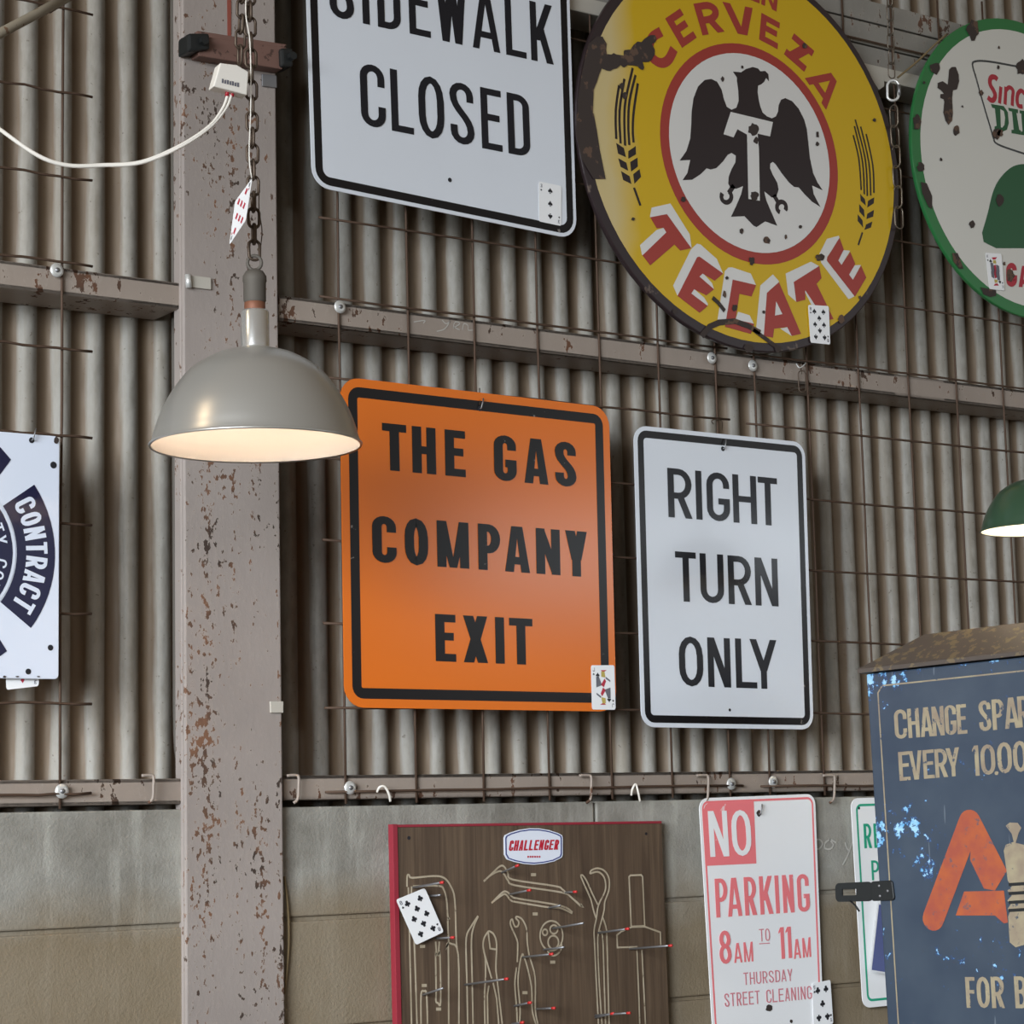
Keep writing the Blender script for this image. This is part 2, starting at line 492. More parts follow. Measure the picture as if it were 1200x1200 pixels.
def m_faded(name, a, b, under, amt=.58):
    M_ = mat(name, a, .45); n = NT(M_)
    c = n.mix(n.ramp(n.noise(30, 3), .35, .65), a, b)
    n.base(n.mix(n.ramp(n.noise(70, 5, .65), amt, amt+.06), c, under)); return M_
def m_hull():
    M_ = mat('aged_yellow_enamel', RGB(196, 160, 30, K), .28, 0, .2); n = NT(M_)
    sep = n.nd('ShaderNodeSeparateXYZ'); n.ln(n.co, sep.inputs[0])
    # the enamel has bleached to cream along the left edge of the disc
    v = n.math('ADD', sep.outputs['X'], n.math('MULTIPLY', n.math('SUBTRACT', n.noise(5, 3), .5), .09))
    c = n.mix(n.ramp(v, 2.80, 2.735), RGB(186, 152, 22, K), RGB(184, 166, 118, K))
    n.base(c); return M_

MT = dict(
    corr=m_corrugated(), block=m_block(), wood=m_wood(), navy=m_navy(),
    column=m_steelpaint('flaking_column_paint', RGB(166, 155, 148), RGB(124, 88, 66), RGB(66, 52, 44), .60, (1, 1, .3), 95),
    girt=m_steelpaint('flaking_girt_paint', RGB(162, 148, 136), RGB(104, 70, 50), RGB(74, 56, 44), .64, (.4, 1, 1)),
    beam=m_steelpaint('weathered_plank_paint', RGB(150, 146, 138), RGB(110, 76, 58), RGB(80, 64, 54), .62, (.4, 1, 1)),
    pale=mat('pale_trim_paint', RGB(190, 184, 172), .6),
    floor=mat('floor_concrete', RGB(92, 84, 74), .8),
    wire=mat('rusty_wire', RGB(88, 68, 54), .7, .3),
    steel=mat('bright_zinc', (.80, .80, .77, 1), .42, .55),
    dullsteel=mat('dull_steel', (.32, .32, .33, 1), .45, .8),
    chain=mat('tarnished_chain_steel', RGB(92, 78, 66), .5, .6),
    palechain=mat('grey_chain_steel', RGB(120, 110, 98), .45, .7),
    black=worn('sign_black', RGB(27, 24, 24), RGB(128, 122, 116), .27, .685, 40, 0, 0),
    sblack=worn('sign_letter_black', RGB(28, 28, 34), RGB(150, 150, 150), .38, .76, 40, 0, .2),
    orange=mat('orange_sign_paint', RGB(214, 106, 12, 1.18), .2, 0, 0, .5),
    white=worn('white_sign_sheeting', RGB(200, 204, 210, K), RGB(150, 140, 128), .3, .78, 30, 0, .2, .06),
    white2=worn('white_sign_sheeting_pale', RGB(232, 235, 240, K), RGB(150, 140, 128), .42, .79, 30, 0, .1, .05),
    enwhite=worn('white_enamel', RGB(200, 206, 218, K), RGB(90, 80, 74), .16, .775, 30, 0, .4, .05),
    cream=worn('cream_enamel', RGB(192, 190, 182, K), RGB(80, 66, 58), .25, .76, 26, 0, .2, .05),
    yellow=m_hull(),
    rim=worn('dark_brown_enamel', RGB(46, 36, 38, 1.1), RGB(96, 82, 74), .32, .63, 12, 0, .2),
    tred=worn('red_enamel', RGB(150, 54, 46, 1.25), RGB(70, 56, 50), .28, .77, 30, 0, .2),
    ewhite=worn('emblem_white_enamel', RGB(198, 196, 192, K), RGB(74, 66, 60), .26, .775, 34, 0, .2, .04),
    eagle=mat('black_brown_enamel', RGB(40, 30, 32), .3, 0, .2),
    rust=worn('exposed_rusty_iron', RGB(62, 52, 48), RGB(98, 76, 62), .7, .56, 22),
    green=worn('green_enamel', RGB(46, 112, 62, 1.2), RGB(80, 66, 58), .28, .74, 24, 0, .2),
    dgreen=mat('dark_green_enamel', RGB(34, 84, 52, 1.2), .3, 0, .2),
    grey=mat('dark_grey_enamel', RGB(70, 72, 72), .4),
    sred=mat('crimson_enamel', RGB(160, 44, 56, 1.25), .35),
    navyen=mat('navy_enamel', RGB(28, 30, 62, 1.0), .12, 0, .5),
    pinkred=worn('faded_red_ink', RGB(222, 116, 120, 1.3), RGB(228, 196, 196, 1.2), .45, .70, 40),
    pinkthin=mat('faded_red_thin_ink', RGB(196, 122, 130, 1.3), .45),
    teal=mat('teal_green_ink', RGB(28, 150, 118, 1.25), .4),
    card=mat('card_stock', RGB(222, 222, 230, K), .4),
    pip=mat('card_black_ink', RGB(34, 34, 40), .5),
    pipgrey=mat('card_grey_ink', RGB(110, 110, 118), .5),
    pipred=mat('card_red_ink', RGB(190, 50, 70), .5),
    cardblue=mat('card_blue_ink', RGB(34, 58, 140), .5),
    gold=mat('card_yellow_ink', RGB(196, 176, 92), .5),
    boardred=mat('board_red_edge', RGB(150, 44, 58), .45),
    outline=m_faded('cream_outline_paint', RGB(190, 176, 152), RGB(170, 156, 132), RGB(120, 104, 86), .62),
    tipred=mat('red_vinyl_tip', RGB(200, 50, 48), .4),
    plate=mat('plate_white', RGB(206, 210, 222, K), .35),
    platered=mat('plate_red', RGB(196, 30, 52), .4), plateblue=mat('plate_blue', RGB(48, 58, 130), .4),
    alu=mat('satin_aluminium_paint', RGB(196, 193, 186), .3, .65),
    alubright=mat('polished_aluminium', (.86, .86, .83, 1), .22, .8),
    shadein=mat('white_enamel_inside', (.85, .82, .76, 1), .5),
    cast=mat('grey_cast_iron', RGB(98, 92, 84), .7, .3), copper=mat('rusty_collar', RGB(130, 84, 62), .6, .3),
    bulb=mat('bulb_glow', (1, .8, .6, 1), .4, emit=(1, .80, .66, 1), es=24),
    bulb2=mat('bulb_glow_bright', (1, .9, .7, 1), .4, emit=(1, .84, .6, 1), es=90),
    lampgreen=mat('green_shade_enamel', RGB(52, 78, 58), .3, 0, .3),
    plastic=mat('white_plastic', RGB(214, 208, 198, K), .45), cable=mat('white_cable', RGB(206, 200, 190, K), .45),
    redcap=mat('red_plug', RGB(170, 30, 44), .4),
    brown=worn('red_brown_strap_paint', RGB(118, 88, 78), RGB(80, 58, 50), .6, .6, 30), blackiron=mat('black_clamp_iron', RGB(40, 42, 42), .4, .3),
    redpaint=mat('red_stripe_paint', RGB(146, 76, 62), .6),
    goldlet=m_faded('worn_gold_lettering', RGB(168, 155, 126), RGB(148, 132, 112), RGB(66, 76, 92), .60),
    acorange=m_faded('worn_orange_logo', RGB(178, 86, 64, .85), RGB(196, 100, 56, .85), RGB(116, 86, 88), .60),
    lid=worn('rusty_sheet_lid', RGB(84, 74, 66), RGB(116, 100, 74), .6, .55, 44),
    chalk=mat('chalk', RGB(190, 186, 178), .9), string=mat('tan_cord', RGB(128, 110, 78), .8),
    pole=worn('flaking_pale_pole', RGB(146, 136, 118), RGB(110, 84, 62), .7, .55, 18),
    sleeve=mat('clear_sleeve', (.8, .85, .9, 1), .1),
)
for k_ in ('black', 'sblack'): MT[k_].node_tree.nodes['Principled BSDF'].inputs['Specular IOR Level'].default_value = .28
sl = MT['sleeve'].node_tree.nodes['Principled BSDF']
sl.inputs['Alpha'].default_value = .07

# ------------------------------------------------------------------ object bookkeeping
def thing(name, label, cat, loc, group=None):
    o = bpy.data.objects.new(name, None); COL.objects.link(o)
    o.location = loc; o.empty_display_size = .05
    o['label'] = label; o['category'] = cat
    if group: o['group'] = group
    return o
def tag(o, label, cat, group=None):
    o['label'] = label; o['category'] = cat
    if group: o['group'] = group
    return o
def struct(o, label=None):
    o['kind'] = 'structure'
    if label: o['label'] = label; o['category'] = 'building'
    return o

# ================================================================== SETTING
Z = EYE.z
# floor
struct(MB().box((2, -2.5, -.05), 12, 6, .1).build('floor', MT['floor']))
# corrugated sheet wall
mb = MB(); x = .7; n = 0; rows = []
nx = int((5.4-.7)/CORR_P*12)
A_ = .0105
for i in range(nx+1):
    X = .7+(5.4-.7)*i/nx
    ph = 2*pi*(X-CORR_X)/CORR_P
    c = math.cos(ph); c = math.copysign(abs(c)**.75, c)
    rows.append((X, .124-A_*c))
vs = [(X, Y, zz) for X, Y in rows for zz in (Z-.1, Z+2.3)]
vs += [(X, Y+.004, zz) for X, Y in rows for zz in (Z-.1, Z+2.3)]
q = 2*(nx+1)
fs = [(2*i, 2*i+2, 2*i+3, 2*i+1) for i in range(nx)]+[(q+2*i, q+2*i+1, q+2*i+3, q+2*i+2) for i in range(nx)]
mb.add(vs, fs)
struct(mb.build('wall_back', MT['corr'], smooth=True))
# block wall: courses of blocks with recessed joints
mb = MB()
zt = Z+.031
W0 = WALL(0)
zj = [zt, Z-.167, Z-.362, Z-.557]
for r in range(3):
    xx, BL_ = ((.28, .8), (.68, 1.2), (.10, 1.2))[r]
    while xx < 5.4:
        z1, z0 = zj[r]-(.004 if r else 0), zj[r+1]+.004
        mb.box((xx+BL_/2, .106, (z0+z1)/2), BL_-.006, .20, z1-z0)
        xx += BL_
mb.box((2.95, .111, (Z-.6+zt-.004)/2), 4.9, .196, zt-.004-(Z-.6))
struct(mb.build('wall_lower', MT['block'], bevel=.003))
# girts: steel channels between the columns
def girt(name, x0, x1, z0, z1, y0=.006, y1=.112):
    mb = MB()
    mb.box(((x0+x1)/2, y0+.005, (z0+z1)/2), x1-x0, .010, z1-z0)
    mb.box(((x0+x1)/2, (y0+y1)/2, z0+.004), x1-x0, y1-y0, .008)
    mb.box(((x0+x1)/2, (y0+y1)/2, z1-.004), x1-x0, y1-y0, .008)
    return struct(mb.build(name, MT['girt'], bevel=.002))
girt('trim_1', .6, 1.785, Z+.9185, Z+.966)
girt('trim_2', 1.985, 5.3, Z+.9185, Z+.967)
girt('trim_3', .6, 1.785, Z+.040, Z+.084)
girt('trim_4', 1.985, 5.3, Z+.043, Z+.087)
# dark gap strip is open; top timber beam of planks with a pale bottom trim
mb = MB()
for a, b in ((1.676, 1.722), (1.726, 1.778), (1.782, 1.832)):
    mb.box((3.6, .03, Z+(a+b)/2), 3.2, .05, b-a)
struct(mb.build('trim_5', MT['beam'], bevel=.002))
mb = MB().box((3.6, .026, Z+1.659), 3.2, .062, .033).box((3.6, .07, Z+1.66), 3.2, .09, .012)
struct(mb.build('trim_6', MT['pale'], bevel=.002))
# steel column: front flange with lips, web behind
mb = MB()
cx0, cx1 = ray(216, 600, -.012).x, ray(328.3, 600, -.012).x
mb.box(((cx0+cx1)/2, -.006, Z+.6), cx1-cx0, .012, 4.6)
for xx in (cx0+.006, cx1-.006): mb.box((xx, .014, Z+.6), .012, .028, 4.6)
mb.box(((cx0+cx1)/2, .05, Z+.6), .02, .1, 4.6)
COLUMN = struct(mb.build('column', MT['column'], bevel=.003))
FC = WALL(-.0125)

# ================================================================== WIRE MESH
def mesh_panel(label, x0, x1, vx, z0, ks, zb, ztop):
    t = thing('wire_mesh_panel', label, 'wire mesh', (x0, 0, zb), 'rusty wire mesh panels on the girts')
    for k in ks:
        zz = Z+z0+k*.1524
        a = [(x0+(x1-x0)*i/8, -.0028+random.uniform(-.0012, .0012), zz+random.uniform(-.0015, .0015)) for i in range(9)]
        MB().tube(a, .0024, 6).build('horizontal_wire', MT['wire'], t, True)
    for xx in vx:
        a = [(xx+random.uniform(-.001, .001), .0020, zb+(ztop-zb)*i/8) for i in range(9)]
        MB().tube(a, .0024, 6).build('vertical_wire', MT['wire'], t, True)
    return t
xl = ray(72, 620, 0).x
mesh_panel('rusty wire mesh left of the steel column, behind the navy and white sign', xl-.20, ray(107, 520, 0).x, (xl-.1524, xl), .0595, range(0, 12), Z+.035, Z+1.9)
xa = ray(397.5, 340, 0).x
mesh_panel('rusty wire mesh just right of the steel column, behind the orange sign', ray(378, 700, 0).x, xa+6*.1524+.03, [xa+i*.1524 for i in range(7)], .0575, range(0, 12), Z+.035, Z+1.9)
xb = ray(884, 428, 0).x
mesh_panel('rusty wire mesh at the far right, behind the blue cabinet', xb-.03, xb+1.15, [xb+i*.1524 for i in range(8)], .0545, range(0, 12), Z+.035, Z+1.9)

# washers that clamp the mesh to the girts
def washer(x, y, label):
    p = ray(x, y, -.008)
    t = thing('washer', label, 'washer', p, 'mesh clamping washers')
    MB().lathe([(.003, .0), (.0118, .0), (.0125, .001), (.0118, .0022), (.006, .0034), (.003, .0034)], (p.x, -.002, p.z), (0, -1, 0), 24).build('cup', MT['steel'], t, True)
    MB().lathe([(.0, -.012), (.003, -.012), (.003, .0034), (.0045, .0036), (.004, .0052), (.0, .0056)], (p.x, -.002, p.z), (0, -1, 0), 12).build('screw', MT['dullsteel'], t, True)
for a in ((68, 316, 'zinc washer on the upper girt left of the column'), (400, 359, 'shiny zinc washer on the upper girt above the orange sign'),
          (836, 419, 'zinc washer on the upper girt under the yellow round sign, left of a pair'), (884, 428, 'zinc washer on the upper girt under the yellow round sign, right of a pair'),
          (74, 927, 'zinc washer on the lower girt left of the column'), (412, 923, 'zinc washer on the lower girt below the orange sign'),
          (859, 918.5, 'zinc washer on the lower girt above the word NO'), (908, 916, 'zinc washer on the lower girt above the right corner of the no parking sign')):
    washer(*a)

# ================================================================== SIGNS
def plate_sign(name, label, cat, fr, corners, r, mplate, mborder, b0, b1, t=.002, group=None):
    """sheet-metal sign with rounded corners and a printed border line"""
    q = [fr.px(*c) for c in corners]
    O = fr.w(*q[3])
    root = thing(name, label, cat, (O.x, O.y, O.z), group)
    outer = rpoly(q, r)
    MB().prism(fr, outer, -t, 0).build('plate', mplate, root)
    if b0 is not None:
        o = rpoly(inset(q, b0), max(r-b0, .004)); i = rpoly(inset(q, b1), max(r-b1, .003))
        MB().band(fr, o, i, .0003).build('border', mborder, root)
    return root, q
def hook(root, fr, x, y, m='dullsteel', h=.03):
    """wire hook through the bolt hole of a sign"""
    u, v = fr.px(x, y)
    a = MB().poly(fr, arc(u, v, .005, .005, 0, 360, 12)[:-1], .0005)
    a.build('bolt_hole', MT['pip'], root)
    pts = [fr.w(u, v, -.003), fr.w(u, v, .006), fr.w(u+.003, v+.012, .007), fr.w(u+.006, v+.02, .005)]
    MB().tube(pts, .0014, 6).build('hook', MT[m], root, True)
def hole(root, fr, x, y, r=.0045):
    u, v = fr.px(x, y)
    MB().poly(fr, arc(u, v, r, r, 0, 360, 12)[:-1], .0006).build('bolt_hole', MT['pip'], root)

# --- orange sign
f1 = WALL(-.022)
S1, q = plate_sign('road_sign', 'orange square road sign with three lines of bold black letters', 'sign', f1, ((398.5, 441), (713.5, 477.5), (722.5, 834), (404, 829)), .04, MT['orange'], MT['black'], .0165, .036)
def line(dst, fr, word, xs, base, top, tv, th, lean=.03, d=.0006):
    """one word painted on a thing: a part of its own"""
    root, mm, nm = dst
    mb = MB(); text_px(mb, fr, list(word), xs, base, top, tv, th, d, lean)
    return mb.build(nm, mm, root)
mb = (S1, MT['black'], 'lettering')
for wd, xs in (('THE', [(447.8, 476.2), (482.8, 510.5), (521.2, 545.2)]), ('GAS', [(578.5, 604.7), (614, 642), (650, 674.8)])): line(mb, f1, wd, xs, ((457, 551.3), (662, 570)), ((447.3, 495.3), (626, 514)), .235, .165, .02)
line(mb, f1, 'COMPANY', [(435.9, 464.1), (474, 501.2), (511.9, 549.2), (560.1, 586), (591.3, 620.4), (628.1, 656.1), (662.5, 687.9)], ((512.7, 664), (675.3, 675.5)), ((512.7, 609.7), (687.3, 623.2)), .235, .165, .02)
line(mb, f1, 'EXIT', [(510, 534), (542.8, 571.3), (580.1, 591), (596.7, 624.1)], ((510, 774.7), (611.3, 778.7)), ((510, 719.3), (624, 725.3)), .235, .165, .02)
hook(S1, f1, 562, 479)
# --- right turn only
f2 = WALL(-.020)
S2, q = plate_sign('road_sign', 'white road sign with black border reading RIGHT TURN ONLY', 'sign', f2, ((742.5, 498), (943, 518.5), (953.5, 855), (752, 852)), .032, MT['white'], MT['black'], .009, .024)
mb = (S2, MT['sblack'], 'lettering')
line(mb, f2, 'RIGHT', [(782.3, 810.4), (815.5, 822), (827.8, 854.6), (858.6, 886.4), (888.4, 911)], ((784.5, 606.1), (901.7, 615.8)), ((782.1, 548.1), (910.9, 560.6)), .16, .125)
line(mb, f2, 'TURN', [(791.5, 815.9), (820.3, 847.8), (852.9, 880), (884.6, 911.4)], ((805, 705.2), (911.4, 710.8)), ((791.8, 646), (910.2, 655)), .16, .125)
line(mb, f2, 'ONLY', [(795.4, 823.5), (829.2, 855.8), (861.8, 886.5), (878.8, 910.4)], ((832.4, 805), (895.7, 807.2)), ((830.4, 746.8), (910.2, 749.9)), .16, .125)
hook(S2, f2, 847, 526); hole(S2, f2, 855, 832, .0032)
# --- sidewalk closed
f3 = WALL(-.030)
tl = f3.px(357.5, -95); tr = f3.px(667, -20)
S3, q = plate_sign('road_sign', 'large white road sign with black border reading SIDEWALK CLOSED', 'sign', f3, ((355.5, -120), (666, -45), (676, 281), (366, 218)), .04, MT['white'], MT['black'], .0075, .0235)
mb = (S3, MT['sblack'], 'lettering')
line(mb, f3, 'SIDEWALK', [(385, 413.8), (424, 431.8), (441.3, 468.5), (478.6, 503.6), (511, 546.5), (552.7, 584.9), (591.8, 615.8), (621.3, 647.6)], ((424.3, 27.5), (647.9, 76.1)), ((420, -48), (645, 6.5)), .125, .105, .035)
line(mb, f3, 'CLOSED', [(422, 451), (457.8, 483.8), (490.1, 520), (527, 555), (563.5, 587.7), (594.3, 620.3)], ((460, 153.5), (595, 179.7)), ((457, 80), (594.2, 108)), .13, .108, .035)
hole(S3, f3, 527, 211)

# --- yellow round enamel sign
f4 = WALL(-.040)
def circ_fit(fr, pts):
    P = [fr.px(*p) for p in pts]
    # least squares axis-aligned ellipse-free circle: algebraic
    n = len(P); sx = sum(p[0] for p in P)/n; sy = sum(p[1] for p in P)/n
    suu = suv = svv = suuu = svvv = suvv = svuu = 0
    for a, b in P:
        u = a-sx; v = b-sy
        suu += u*u; suv += u*v; svv += v*v; suuu += u**3; svvv += v**3; suvv += u*v*v; svuu += v*u*u
    c1 = .5*(suuu+suvv); c2 = .5*(svvv+svuu); D = suu*svv-suv*suv
    uc = (c1*svv-c2*suv)/D; vc = (c2*suu-c1*suv)/D
    return sx+uc, sy+vc, math.sqrt(uc*uc+vc*vc+(suu+svv)/n)
tecr = [(676, 110), (690, 200), (720, 285), (760, 340), (800, 381), (850, 410), (900, 420), (950, 408), (1000, 370), (1035, 300), (1049, 230), (1044, 150), (1025, 90), (990, 30)]
P = [f4.px(*p) for p in tecr]
# the disc hangs tipped forward a little: fit it as a slightly squashed circle in the wall plane
import itertools
def ell_fit(P, ratio):
    Q = [(a, b*ratio) for a, b in P]
    n = len(Q); sx = sum(p[0] for p in Q)/n; sy = sum(p[1] for p in Q)/n
    suu = suv = svv = suuu = svvv = suvv = svuu = 0
    for a, b in Q:
        u = a-sx; v = b-sy
        suu += u*u; suv += u*v; svv += v*v; suuu += u**3; svvv += v**3; suvv += u*v*v; svuu += v*u*u
    c1 = .5*(suuu+suvv); c2 = .5*(svvv+svuu); D = suu*svv-suv*suv
    uc = (c1*svv-c2*suv)/D; vc = (c2*suu-c1*suv)/D
    return sx+uc, (sy+vc)/ratio, math.sqrt(uc*uc+vc*vc+(suu+svv)/n)
RT_ = 1.035
ex, ez, er = ell_fit(P, RT_)
def ell(k, n=72, dx=0, dz=0): return [(ex+dx+er*k*math.cos(2*pi*i/n), ez+dz+er*k/RT_*math.sin(2*pi*i/n)) for i in range(n)]
T4 = thing('round_sign', 'yellow round enamel sign with a black eagle inside a red ring', 'sign', f4.w(ex, ez-er/RT_))
T4.location = f4.w(ex, ez)
mb = MB().prism(f4, ell(1.0), -.012, 0)
mb.build('rim', MT['rim'], T4, bevel=.003)
# yellow field, white roundel and red ring, from their own outlines
yp = [f4.px(*p) for p in ((740, 0), (712, 57), (695, 90), (693, 135), (697, 180), (708, 240), (745, 310), (770, 345), (800, 372), (850, 398), (890, 405), (930, 402), (975, 378), (1010, 340), (1035, 275), (1042, 220), (1037, 150), (1020, 90), (985, 30))]
yx, yz, yr = ell_fit(yp[3:], RT_)
def ellc(cx_, cz_, r, n=72): return [(cx_+r*math.cos(2*pi*i/n), cz_+r/RT_*math.sin(2*pi*i/n)) for i in range(n)]
MB().poly(f4, ellc(yx, yz, yr), .0004).build('yellow_field', MT['yellow'], T4)
rp = [f4.px(760+a/4.446, 50+b/4.446) for a, b in ((52, 450), (90, 250), (200, 80), (400, -1), (620, 60), (800, 200), (940, 440), (980, 700), (940, 900), (850, 1080), (620, 1178), (400, 1090), (220, 900), (100, 680))]
rx_, rz_, rr_ = ell_fit(rp, RT_)
wp = [f4.px(760+a/4.446, 50+b/4.446) for a, b in ((100, 450), (140, 260), (240, 110), (410, 46), (600, 100), (770, 240), (900, 460), (942, 690), (900, 880), (800, 1040), (610, 1122), (420, 1040), (250, 860), (145, 660))]
wx_, wz_, wr_ = ell_fit(wp, RT_)
MB().poly(f4, ellc(rx_, rz_, rr_), .0008).build('red_ring', MT['tred'], T4)
MB().poly(f4, ellc(wx_, wz_, wr_), .0012).build('white_roundel', MT['ewhite'], T4)
EG = [(437, 152), (480, 155), (505, 138), (540, 128), (568, 135), (580, 150), (605, 148), (622, 165), (625, 203), (610, 185), (600, 205), (585, 218), (568, 225), (566, 260), (572, 300), (580, 335), (592, 365), (615, 385), (640, 395), (662, 385), (672, 360), (676, 325), (688, 298), (710, 290), (745, 305), (780, 345), (808, 400), (822, 450), (830, 520), (838, 600), (855, 680), (878, 730), (905, 770), (850, 745), (858, 790), (893, 857), (850, 830), (810, 790), (780, 755), (755, 752), (730, 730), (690, 680), (660, 635), (645, 622), (632, 630), (630, 655), (645, 690), (668, 730), (675, 765), (665, 800), (640, 808), (600, 775), (610, 820), (668, 955), (605, 932), (560, 962), (545, 955), (497, 905), (427, 908), (455, 850), (480, 790), (490, 748), (455, 762), (425, 758), (413, 735), (415, 700), (430, 660), (450, 625), (452, 590), (430, 575), (410, 585), (385, 620), (350, 655), (320, 662), (300, 655), (270, 685), (225, 715), (175, 717), (200, 680), (215, 612), (160, 615), (195, 565), (215, 500), (220, 430), (222, 360), (232, 290), (255, 230), (290, 195), (325, 190), (355, 205), (378, 245), (390, 295), (405, 335), (430, 350), (455, 340), (467, 305), (465, 250), (458, 200), (458, 183)]
def tr(pts): return [f4.px(760+a/4.446, 50+b/4.446) for a, b in pts]
U1 = abs(f4.px(601, 300)[0]-f4.px(600, 300)[0])*1.05
mb = MB().poly(f4, tr(EG), .0016)
pxm = f4.px(900, 200)[0]-f4.px(899, 200)[0]
mb.ribbon(f4, tr([(442, 745), (415, 785)]), pxm*4.5, .0016)
mb.ribbon(f4, tr([(650, 795), (672, 832)]), pxm*4.5, .0016)
mb.ribbon(f4, tr(arc(403, 803, 26, 30, -60, 215, 14)), pxm*4.2, .00165)
mb.ribbon(f4, tr(arc(690, 858, 24, 28, 110, 395, 14)), pxm*4.2, .00165)
mb.build('eagle_emblem', MT['eagle'], T4)
MB().poly(f4, tr([(425, 362), (645, 415), (630, 490), (565, 475), (572, 560), (577, 825), (517, 815), (510, 480), (460, 452), (440, 495), (387, 478)]), .002).build('white_letter', MT['ewhite'], T4)
# lower word
A7 = lambda pts: f4.pxs(pts, 7.06, (740, 230))
B7 = lambda pts: f4.pxs(pts, 7.5, (870, 260))
red = [A7([(152, 175), (290, 148), (492, 430), (400, 450), (352, 400), (152, 572), (88, 490), (285, 300), (262, 262), (205, 265)]),
       A7([(540, 505), (560, 500), (755, 640), (685, 700), (585, 640), (560, 665), (680, 770), (615, 820), (515, 770), (492, 805), (628, 908), (560, 965), (378, 825)]),
       A7([(835, 690), (1028, 735), (990, 830), (890, 808), (858, 1020), (1012, 1055), (985, 1140), (770, 1080)]),
       B7([(212, 625), (318, 530), (512, 985), (430, 1003), (390, 925), (275, 940), (265, 1018), (185, 1005)]),
       B7([(448, 530), (672, 388), (692, 495), (648, 545), (798, 855), (725, 868), (548, 600), (550, 685), (470, 706)]),
       B7([(850, 140), (888, 245), (840, 340), (868, 380), (945, 265), (988, 370), (935, 465), (968, 510), (1040, 385), (1085, 490), (985, 658), (738, 340), (745, 310)])]
wht = [A7([(152, 160), (165, 95), (320, 60), (480, 315), (495, 420), (492, 432), (285, 155), (152, 178)]), A7([(85, 485), (68, 405), (205, 280), (262, 262), (290, 300), (92, 492)]),
       A7([(380, 828), (342, 740), (490, 440), (540, 392), (570, 400), (705, 520), (757, 642), (560, 505), (545, 510)]), A7([(555, 668), (585, 632), (665, 720), (682, 772)]), A7([(488, 808), (517, 768), (600, 840), (630, 890), (628, 910)]),
       A7([(710, 1020), (770, 620), (800, 590), (830, 588), (985, 640), (1030, 738), (840, 692), (780, 1030)]), A7([(858, 1022), (880, 955), (975, 985), (1012, 1058)]),
       B7([(118, 945), (155, 560), (265, 462), (318, 520), (320, 535), (216, 628), (190, 1000)]), B7([(330, 938), (400, 925), (432, 1005)]),
       B7([(378, 455), (600, 350), (674, 390), (452, 534), (474, 706), (400, 640)]), B7([(538, 600), (575, 600), (727, 868), (640, 800)]),
       B7([(675, 280), (740, 150), (845, 122), (852, 145), (742, 312), (742, 345), (985, 655), (930, 680), (690, 360)]), B7([(838, 340), (888, 248), (945, 255), (868, 382)]), B7([(933, 465), (985, 382), (1040, 380), (968, 512)])]
mb = MB()
for i, p in enumerate(wht): mb.poly(f4, p, .0008)
mb.poly(f4, B7([(292, 700), (347, 812), (282, 825)]), .0016)
mb.each('letter_shading', MT['ewhite'], T4)
mb = MB()
for i, p in enumerate(red): mb.poly(f4, p, .0012)
mb.each('lower_lettering', MT['tred'], T4)
# upper word
C4 = lambda p: f4.px(750+p[0]/4.8, p[1]/4.8)
mb = MB()
mb.poly(f4, ribbon_poly([C4(p) for p in spline([(118, 178), (70, 210), (50, 265), (68, 325), (118, 355), (160, 335), (190, 275)], 4)], pxm*8.6), .0008)
mb.build('upper_lettering', MT['tred'], T4)
def g4(ch, tl, bl, br, tv=.26, th=.22):
    mb = MB(); put_glyph(mb, f4, ch, C4(bl), C4(br), C4(tl), tv, th, .0008); mb.build('upper_lettering', MT['tred'], T4)
g4('E', (140, 105), (235, 270), (318, 212)); g4('R', (298, 22), (350, 200), (474, 178)); g4('V', (462, 10), (490, 178), (660, 212), .34, .3)
g4('E', (682, 72), (668, 222), (772, 278)); g4('Z', (866, 187), (808, 305), (922, 405), .36, .26); g4('A', (1030, 345), (925, 440), (1045, 618), .25, .2)
g4('I', (628, -95), (625, 2), (655, 14), .8, .2); g4('N', (690, -75), (680, 24), (766, 66))
# ears of grain
mb = MB()
L6 = lambda pts: f4.pxs(pts, 6.667, (700, 70)); R7 = lambda pts: f4.pxs(pts, 7.06, (980, 130))
for a in ([(168, 200), (142, 400), (146, 620)], [(210, 150), (172, 400), (180, 655)], [(275, 65), (222, 300), (209, 450), (215, 672)], [(297, 120), (250, 320), (240, 500), (248, 668)], [(315, 185), (283, 400), (275, 550), (282, 648)], [(285, 1000), (335, 1140)]):
    mb.poly(f4, ribbon_poly(spline(L6(a), 4), pxm*2.4), .0008)
for a in ([(145, 650), (205, 690), (222, 762), (160, 735)], [(298, 675), (240, 715), (240, 775), (300, 740)], [(162, 770), (225, 805), (240, 868), (180, 838)], [(312, 765), (255, 800), (262, 875), (315, 835)], [(183, 870), (250, 910), (265, 972), (200, 940)], [(328, 855), (278, 895), (288, 970), (340, 915)]):
    mb.poly(f4, L6(a), .0008)
mb.build('grain_ear', MT['eagle'], T4); mb = MB()
for a in ([(138, 200), (185, 400), (205, 655)], [(148, 125), (215, 420), (230, 690)], [(155, 72), (238, 400), (255, 705)], [(200, 130), (268, 430), (283, 700)], [(245, 190), (300, 450), (310, 680)], [(215, 1005), (180, 1110)]):
    mb.poly(f4, ribbon_poly(spline(R7(a), 4), pxm*1.9), .0008)
for a in ([(195, 685), (235, 730), (243, 785), (200, 745)], [(312, 715), (260, 745), (255, 800), (308, 765)], [(187, 770), (228, 820), (232, 882), (190, 835)], [(310, 820), (255, 850), (248, 895), (303, 875)], [(175, 855), (215, 905), (220, 965), (175, 910)], [(297, 915), (245, 940), (230, 985), (285, 965)]):
    mb.poly(f4, R7(a), .0008)
mb.build('grain_ear', MT['eagle'], T4)
